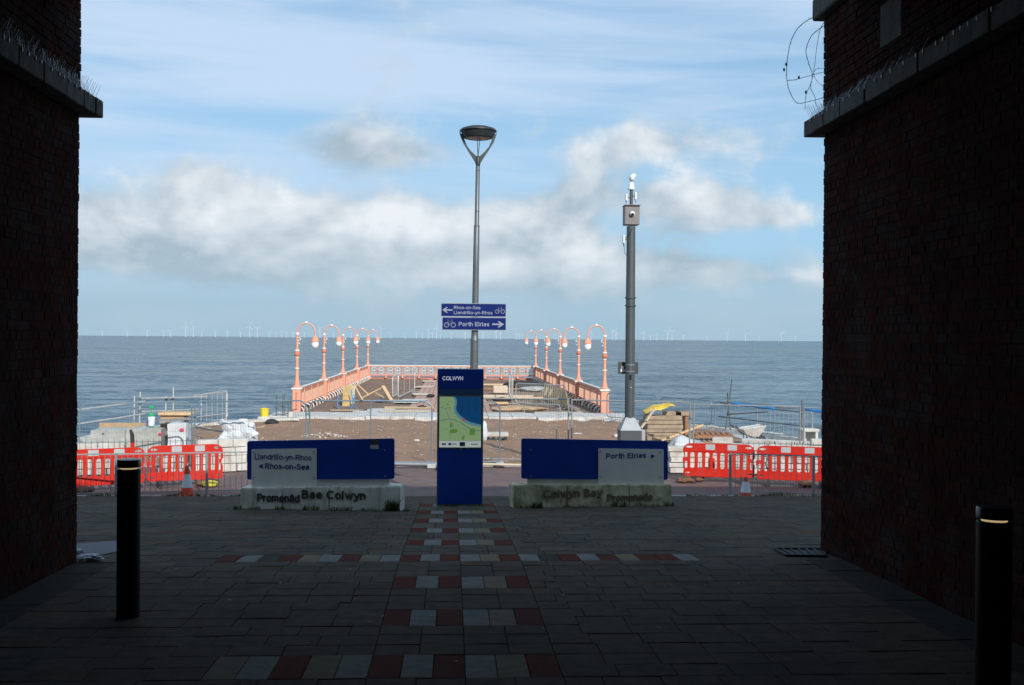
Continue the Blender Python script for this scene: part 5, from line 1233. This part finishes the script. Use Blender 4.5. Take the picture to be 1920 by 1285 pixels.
# bench-like stone and sack right of totem
p = gp(927, 37.6, .04)
t = thing('stone_bench', p, 'low pale stone slab on dark bearers right of the totem', 'stone')
MB().bbox(p+Vector((0, 0, .22)), (1.0, .45, .14), .02).build('slab', 'stone_white', t)
for k in range(5): MB().box(p+Vector((-.4+k*.2, 0, .08)), (.10, .4, .14)).build('bearer', 'tar', t)
o = MB().blob(gp(908, 37.2, .35), (.14, .14, .38), 9, .2, 3, 1.8, flat=-.30).build('sack', 'poly_white', None, smooth=True); tag(o, 'white sack standing against the right side of the totem', 'sack')
tag(MB().tube([d(1044, 826, 36), d(1044, 805, 36), d(1041, 803, 36), d(1036, 804, 36)], .025, 8).build('standpipe', 'lamp_grey'), 'thin hooked standpipe sticking up behind the right sign', 'pipe')
for i, (px, py, Y, L) in enumerate(((1083, 815, 40, .33), (1160, 817, 39, .34), (1150, 790, 46, .8))): tag(MB().bbox(d(px, py, Y), (L, .25, .10), .015).build('stone_slab', 'stone_white'), ['small white slab on the sand right of the fence joint', 'small white slab on the sand left of the camera mast', 'pale slab beside the right end of the pier apron'][i], 'stone', 'loose white slabs')

# ================================================================ MATERIALS ON THE WORKS, RIGHT
p = gp(1245, 31.8, .03); t = thing('timber_stack', p, 'tall stack of weathered boards right of the camera mast', 'timber')
z = .05; k = 0
while z < 1.30:
    h = random.uniform(.10, .135); L = 1.12-random.uniform(0, .09)-.10*(z < .3); MB().bbox(p+Vector((-.02+random.uniform(-.03, .03), 0, z+h/2)), (L, .7, h-.012), .012, (0, 0, random.uniform(-.03, .03))).build('board', 'old_wood', t); z += h; k += 1
for dx in (.30, .62): MB().bbox(p+Vector((dx, .25, 1.35)), (.5, .4, .12), .01).build('board', 'old_wood', t)
MB().bbox(p+Vector((.72, .35, .75)), (.10, .5, 1.35), .01).build('upright', 'wood_red', t)
b = MB(); NXX, NYY = 14, 8; base = d(1207, 775, 31.6)
for j in range(NYY+1):
    for i in range(NXX+1):
        u, v = i/NXX, j/NYY; x = -.02+u*.90; y = -.30+v*.7
        z = .14+.16*u-.30*max(0, .3-v)*(1 if .25 < u < .75 else .3)+.05*noise.noise(Vector((u*5, v*4, 2)))-.12*(u > .9)*(u-.9)*5 - .12*(u < .3)*(.3-u)*3
        b.v.append(base+Vector((x, y, z)))
for j in range(NYY):
    for i in range(NXX): k = j*(NXX+1)+i; b.f.append([k, k+1, k+NXX+2, k+NXX+1])
o = b.build('yellow_sheet', 'yellow_tarp', None, smooth=True); so = o.modifiers.new('thickness', 'SOLIDIFY'); so.thickness = .012; tag(o, 'bright yellow sheet thrown over the timber stack', 'sheet')
wood_box(1203, 789, 1217, 836, 31.9, .5, 'grey boarded box end left of the timber stack', 'old_wood', 3)
tag(MB().bbox(d(1213, 783, 32.0), (.20, .25, .25), .02).build('stone_block', 'ply_pale'), 'pale block perched left of the yellow sheet', 'block')
tag(MB().bbox(d(1204, 822, 31.2), (.15, .2, .50), .02).build('stone_block', 'block_grey'), 'grey block standing beside the mast base', 'block')
tag(MB().bar(d(1227.5, 766, 31.0), d(1202, 803, 30.8), .055, .05).build('batten', 'ply_pale'), 'slanted pale batten leaning from the mast base to the yellow sheet', 'timber')
tag(MB().bar(d(1240, 826, 30.6), d(1318, 797, 31.4), .05, .05).build('batten', 'pine'), 'long thin batten slanting across the white bags', 'timber')
def sack(px, Y, z, dd, label, mt, seed, rz=0): lump('sack', gp(px, Y, z), dd, mt, label, 'sack', seed, 'pale sacks by the timber stack', rz)
sack(1281, 30.9, .05, (.40, .35, .42), 'large pale sack against the right side of the timber stack', 'poly_white', 51)
sack(1310, 31.0, .05, (.30, .3, .36), 'rounded grey white sack right of the mesh joint', 'poly_grey', 52, .3)
sack(1264, 29.4, .0, (.20, .18, .16), 'small pale sack low behind the corner of the right sign', 'stone_white', 53)
sack(1288, 29.9, .03, (.22, .2, .3), 'grey sack low between the timber and the red barrier', 'poly_grey', 54)
sack(1275, 30.2, .03, (.16, .16, .26), 'dark lumpy sack below the large pale one', 'rubber', 55)
def pallet(px, Y, z, L, dp, rz, label, mt='wood_red', tilt=0):
    p = gp(px, Y, z); t = thing('pallet', p, label, 'pallet', 'wooden pallets on the works'); M3 = Euler((tilt, 0, rz)).to_matrix()
    for yy in (-.42, 0, .42): MB().box(p+M3 @ Vector((0, yy*dp, .07)), (L, .09, .10), M3).build('runner', mt, t)
    for k in range(7): MB().box(p+M3 @ Vector((-L/2+.06+(L-.12)*k/6, 0, .135)), (.11, dp, .025), M3).build('slat', mt, t)
    for k in (0, 3, 6): MB().box(p+M3 @ Vector((-L/2+.06+(L-.12)*k/6, 0, .01)), (.11, dp, .02), M3).build('slat', mt, t)
pallet(1337, 36.5, .28, 1.2, 1.0, -.15, 'reddish wooden pallet lying behind the white sacks'); pallet(1340, 36.3, .06, 1.2, 1.0, -.1, 'lower wooden pallet under the reddish one', 'old_wood')
for i, (px, Y, z, L, dp, rz, mt) in enumerate(((1355, 33, .22, 1.1, .16, -.75, 'pine'), (1372, 32.4, .20, 1.0, .16, -.65, 'ply_pale'), (1345, 33.6, .25, 1.3, .2, -.2, 'old_wood'), (1392, 33.5, .20, 1.5, .2, -.25, 'old_wood'), (1420, 34, .15, 1.8, .14, -.15, 'galv_paint'))):
    tag(MB().bbox(gp(px, Y, z), (L, dp, .06), .008, (0, .03, rz)).build('plank', mt), ['pine plank sloping down over the slabs at right', 'pale plank sloping beside the pine one at right', 'grey plank lying behind the sloping planks', 'long grey plank lying left of the wheelbarrow', 'long grey strip lying below the wheelbarrow'][i], 'plank', 'planks on the right of the works')
# wheelbarrow
p = gp(1411, 36.0, .03); t = thing('wheelbarrow', p, 'pale dusty wheelbarrow standing near the sea edge on the right', 'wheelbarrow')
tr_ = [(-.34, -.26, .50), (.26, -.26, .46), (.26, .26, .46), (-.34, .26, .50)]; tp_ = [(-.46, -.33, .66), (.50, -.33, .80), (.50, .33, .80), (-.46, .33, .66)]
MB().hexa([p+Vector((a*.62+.02, b*.75, c-.14)) for a, b, c in tr_]+[p+Vector((a*.80, b, c-.10)) for a, b, c in tp_]).build('tray', 'stone_white', t)
MB().tube([p+Vector((-.36, -.32, .58)), p+Vector((.38, -.32, .70)), p+Vector((.38, .32, .70)), p+Vector((-.36, .32, .58))], .022, 6).build('rim', 'stone_white', t)
MB().lathe([(.08, -.05), (.17, -.045), (.19, 0), (.17, .045), (.08, .05)], p+Vector((.30, 0, .19)), 18, axis=Matrix(((1, 0, 0), (0, 0, -1), (0, 1, 0)))).build('wheel', 'rubber', t, smooth=True)
for s in (-1, 1):
    MB().tube([p+Vector((-.55, s*.26, .62)), p+Vector((-.30, s*.24, .42)), p+Vector((.30, s*.08, .19))], .02, 8).build('handle_tube', 'scaffold_dark', t, smooth=True)
    MB().tube([p+Vector((-.22, s*.23, .38)), p+Vector((-.20, s*.25, .02)), p+Vector((-.08, s*.24, .36))], .017, 6).build('leg', 'scaffold_dark', t)
    MB().tube([p+Vector((-.62, s*.27, .68)), p+Vector((-.53, s*.26, .60))], .026, 8).build('grip', 'rubber', t)
# concrete culvert box
p = gp(1517, 32.6, .30); t = thing('concrete_box', p, 'open-fronted concrete box standing by the right wall', 'concrete box')
MB().bbox(p+Vector((0, 0, .56)), (.52, .5, .09), .015).build('lid', 'stone_white', t)
for dx in (-.20, .19): MB().bbox(p+Vector((dx, 0, .22)), (.08, .45, .58), .01).build('side', 'stone_white', t)
MB().bbox(p+Vector((0, .2, .22)), (.32, .06, .56), .01).build('back', 'concrete', t)
# white stone blocks stacked behind the barriers
def stack(name_, px0, px1, Ya, Yb, rows, label, seed, L=.42, h=.15, dp=.35, mt='stone_white'):
    random.seed(seed); a, b = gp(px0, Ya, .02), gp(px1, Yb, .02); U = (b-a).normalized(); ang = math.atan2(U.y, U.x); Ltot = (b-a).length
    t = thing('stone_stack', (a+b)/2, label, 'stone stack', 'stacks of pale stone')
    for r_ in range(rows):
        u = random.uniform(0, .1)
        while u < Ltot-.1:
            l = L*random.uniform(.75, 1.15)
            if u+l > Ltot: l = Ltot-u
            if l > .08 and not (r_ == rows-1 and random.random() < .18):
                c = a+U*(u+l/2)+Vector((0, random.uniform(-.03, .03), r_*(h+.012)+h/2)); MB().bbox(c, (l-.012, dp, h), .012, (random.uniform(-.02, .02), 0, ang+random.uniform(-.03, .03))).build('stone', mt, t)
            u += l
stack('s', 138, 235, 28.2, 28.5, 5, 'stack of pale stone behind the leftmost barrier', 3, .45, .15)
stack('s', 296, 352, 28.5, 28.7, 5, 'stack of small pale stone behind the second left barrier', 4, .18, .13)
stack('s', 360, 462, 28.7, 29.3, 4, 'stack of pale stone beside the left promenade sign', 5, .5, .20)
stack('s', 1251, 1330, 28.9, 28.9, 5, 'stack of pale stone between the right sign and the red barrier', 6, .40, .13)
stack('s', 1330, 1440, 29.0, 28.6, 6, 'long stack of pale stone behind the third barrier', 7, .50, .145)
stack('s', 1440, 1600, 28.5, 28.0, 6, 'long stack of pale stone behind the far right barrier', 8, .55, .15)
stack('s', 1390, 1600, 31.0, 29.6, 4, 'second row of pale stone behind the far right stack', 9, .6, .17)
random.seed(21)
tag(MB().tube([gp(142, 30.6, .42), gp(186, 30.9, .42)], .12, 16).build('white_pipe', 'bucket_white', None, smooth=True), 'short thick white pipe lying left of the wrapped packs', 'pipe')
lump('debris_heap', gp(152, 29.6, .2), (.5, .4, .25), 'chip', 'tan debris heap beside the left brick wall', 'debris', 61)
tag(MB().bbox(gp(1336, 27.9, .30), (.16, .1, .42), .02).build('red_block', 'red_plastic'), 'small red plastic piece behind the third barrier', 'plastic')
lump('debris_heap', gp(1324, 28.2, .0), (.15, .12, .14), 'rubber', 'dark lump behind the third barrier', 'debris', 63)

# ================================================================ WIND TURBINES ON THE HORIZON
def turbine_at(px, hpx, rot, big, k_):
    dist = 9000+ (2600 if not big else 0)*random.uniform(.7, 1.2); k = dist/F; H = hpx*k
    x = (px-848)/F*dist; lab = f'{ORD[k_]} from the left of the tall pale wind turbines on the horizon' if big else f'{ORD[k_]} from the left of the small faint wind turbines on the horizon'
    t = thing('wind_turbine', (x, dist, SZ), lab, 'wind turbine', 'offshore wind turbines' if big else 'faint offshore wind turbines')
    w = (.62 if big else .50)*k
    MB().lathe([(w, 0), (w*.62, H)], (0, 0, 0), 8).build('tower', 'turbine', t, local=True)
    MB().box((0, -w*.5, H+w*.5), (w*1.3, w*3, w*1.3)).build('nacelle', 'turbine', t, local=True)
    bl = H*.50
    for a in range(3):
        an = rot+a*2*math.pi/3; dv = Vector((math.sin(an), 0, math.cos(an))); c = Vector((0, -w*2.1, H+w*.5)); sd = Vector((math.cos(an), 0, -math.sin(an)))
        MB().hexa([c+dv*w*.2-sd*w*.35, c+dv*w*.2+sd*w*.35, c+dv*w*.2+sd*w*.35+Vector((0, w*.3, 0)), c+dv*w*.2-sd*w*.35+Vector((0, w*.3, 0)), c+dv*bl-sd*w*.14, c+dv*bl+sd*w*.14, c+dv*bl+sd*w*.14+Vector((0, w*.2, 0)), c+dv*bl-sd*w*.14+Vector((0, w*.2, 0))]).build('blade', 'turbine', t, local=True)
TB = [(286, 12, 0), (316, 10, 0), (328, 11, 0), (356, 20, 1), (370, 19, 1), (385, 10, 0), (410, 10, 0), (432, 11, 0), (456, 9, 0), (473, 20, 1), (487, 17, 1), (509, 11, 0), (521, 8, 0), (532, 11, 0), (540, 9, 0), (552, 10, 0),
      (602, 18, 1), (573, 9, 0), (628, 10, 0), (715, 18, 1), (706, 14, 0), (733, 11, 0), (781, 11, 0), (792, 9, 0), (803, 17, 1), (811, 12, 0), (818, 20, 1), (826, 9, 0), (846, 10, 0), (872, 12, 0), (905, 12, 0), (930, 16, 1), (938, 16, 1), (968, 11, 0), (974, 10, 0), (979, 10, 0),
      (1041, 10, 0), (1048, 11, 0), (1109, 13, 1), (1150, 18, 1), (1155, 17, 1), (1158, 13, 0), (1209, 15, 1), (1222, 9, 0), (1234, 10, 0), (1254, 18, 1), (1263, 17, 1), (1285, 10, 0), (1369, 16, 1), (1404, 14, 1), (1473, 17, 1), (1430, 9, 0), (1500, 9, 0), (1330, 9, 0), (250, 8, 0), (205, 9, 0), (660, 9, 0), (760, 8, 0), (1190, 9, 0)]
ORD = 'first second third fourth fifth sixth seventh eighth ninth tenth eleventh twelfth thirteenth fourteenth fifteenth sixteenth seventeenth eighteenth nineteenth twentieth'.split(); ORD += ['twenty-'+w for w in ORD[:9]]+['thirtieth']+['thirty-'+w for w in ORD[:9]]+['fortieth']+['forty-'+w for w in ORD[:9]]
cnt = {0: 0, 1: 0}; TB.sort()
for px, h, bg_ in TB: turbine_at(px, h*(1.0 if bg_ else .95), random.random()*6.28, bg_, cnt[bg_]); cnt[bg_] += 1

# ================================================================ WEEDS, LITTER, PUDDLE, DRAIN
def blades(mb, p, n, r, h, lean=.5):
    for _ in range(n):
        a = random.random()*6.283; rr = r*math.sqrt(random.random()); b = Vector(p)+Vector((rr*math.cos(a), rr*math.sin(a)*.6, 0)); hh = h*random.uniform(.4, 1.0); l = Vector((random.uniform(-1, 1), random.uniform(-1, 1), 0))*hh*lean
        w = random.uniform(.004, .009); s = Vector((math.cos(a), math.sin(a), 0))*w; m1 = b+l*.35+Vector((0, 0, hh*.6)); tip = b+l+Vector((0, 0, hh))
        mb.add([b-s, b+s, m1+s*.7, m1-s*.7, tip], [(0, 1, 2, 3), (3, 2, 4)])
mb = MB()
for x0, x1, Ya, Yb in ((-7.9, -1.2, 23.95, 24.5), (5.3, 9.0, 24.3, 23.6)):
    n = int(abs(x1-x0)*34)
    for k in range(n):
        u = random.random(); x = x0+(x1-x0)*u; y = Ya+(Yb-Ya)*u+random.uniform(-.08, .12); dn = noise.noise(Vector((x*1.3, 5, 0)))
        if dn > -.25: blades(mb, (x, y, gz(min(y, 24.3))-.01), 7, .06, .05+.11*max(0, dn+.2))
for px, Y, n, h in ((352, 23.95, 110, .22), (1477, 23.7, 50, .22)): blades(mb, gp(px, Y, .03), n, .12, h)
mb.build('weeds', 'grass')
o = bpy.data.objects['weeds']; tag(o, 'strip of weeds and grass along the foot of the guard rails', 'weeds', kind='stuff')
mb = MB()
for px, Y, n, r, h in ((448, 16.05, 40, .07, .08), (478, 16.0, 40, .09, .06), (527, 15.93, 40, .07, .08), (585, 15.86, 70, .12, .09), (640, 15.78, 80, .16, .08), (700, 15.75, 60, .2, .05), (737, 15.72, 220, .10, .19), (757, 15.72, 30, .1, .05),
                       (985, 16.2, 60, .14, .05), (1008, 16.22, 120, .10, .12), (1080, 16.33, 60, .2, .05), (1163, 16.45, 90, .12, .10), (1220, 16.55, 50, .2, .05), (1256, 16.6, 40, .08, .08)):
    blades(mb, gp(px, Y), n, r, h)
tag(mb.build('plinth_weeds', 'grass'), 'tufts of weeds growing along the foot of both sign plinths', 'weeds', kind='stuff')
mb = MB()
for k in range(26): blades(mb, (kx0+kw*random.random(), KY-.04-random.random()*.06, gz(KY-.05)), 6, .04, .035, 1.2)
tag(mb.build('totem_weeds', 'grass'), 'thin moss and weeds round the foot of the map totem', 'weeds', kind='stuff')
# puddle by the left wall, sky reflection painted in as a blue base
M = bpy.data.materials.new('puddle_sky_tint'); M.use_nodes = True; t_ = M.node_tree; q_ = G(t_); b_ = t_.nodes['Principled BSDF']; b_.inputs['Base Color'].default_value = (.03, .055, .09, 1); b_.inputs['Roughness'].default_value = .30; b_.inputs['Specular IOR Level'].default_value = .012; b_.inputs['IOR'].default_value = 1.33
bn = q_.n('ShaderNodeBump'); bn.inputs['Strength'].default_value = .25; bn.inputs['Distance'].default_value = .01; ge = q_.n('ShaderNodeNewGeometry'); t_.links.new(q_.noise(ge.outputs[0], 9, 3), bn.inputs['Height']); t_.links.new(bn.outputs[0], b_.inputs['Normal']); M_['puddle'] = M
a = gp(60, 10.95); poly = []
for k in range(40):
    an = 2*math.pi*k/40; r_ = 1+.14*noise.noise(Vector((math.cos(an)*1.5, math.sin(an)*1.5, 3))); x = gp(165, 11.1).x+.36*r_*math.cos(an); y = 11.1+.75*r_*math.sin(an); poly.append(Vector((x, y, gz(y)+.006)))
mb = MB(); mb.add(poly, [list(range(40))]); o = mb.build('puddle', 'puddle'); o['kind'] = 'structure'; o['label'] = 'shallow puddle by the left wall tinted with painted sky blue'
def crumple(px, Y, r, label, seed):
    o = MB().blob(gp(px, Y)+Vector((0, 0, .03)), (r, r*.6, r*.45), seed, .55, 3, 2.6, flat=-.03).build('litter', 'litter'); tag(o, label, 'litter', 'litter by the left wall')
crumple(176, 10.22, .085, 'crumpled white plastic litter on the ground by the left wall', 3); crumple(160, 10.25, .06, 'smaller pale litter beside the crumpled plastic', 7); crumple(150, 10.75, .045, 'scrap of white litter in the puddle by the left wall', 9)
# drain frame at the right wall
t = thing('floor_drain', gp(1500, 10.7), 'tilted metal drain frame set in the paving by the right wall', 'drain')
c4 = [gp(1456, 10.95), gp(1545, 10.92), gp(1552, 10.35), gp(1478, 10.40)]; c4 = [v+Vector((0, 0, .012)) for v in c4]
for i in range(4): MB().bar(c4[i], c4[(i+1) % 4], .022, .02).build('frame_bar', 'tar', t)
MB().add(*[[v-Vector((0, 0, .006)) for v in c4], [(0, 3, 2, 1)]]).build('grate', 'tar', t)
for k in range(1, 6): MB().bar(c4[0].lerp(c4[1], k/6), c4[3].lerp(c4[2], k/6), .02, .012).build('grate_bar', 'tar', t)
# specks of litter on the dark paving
mb = MB()
for px, py in ((722, 1155), (697, 1166), (582, 1204), (434, 1123), (660, 1067), (529, 1092), (1060, 1117), (1028, 1133), (1023, 1180), (813, 1155), (707, 1154), (333, 1066), (1388, 1096), (860, 1240), (1240, 1180), (640, 1230)):
    Y = 3649/(py-634-56.5) if py > 1058 else 2687/(py-634-152.5); p = gp(px, Y); mb.blob(p+Vector((0, 0, .006)), (random.uniform(.008, .016), .006, .003), px, .3, 1)
tag(mb.build('litter_specks', 'litter'), 'tiny pale specks of litter scattered on the dark paving', 'litter', kind='stuff')
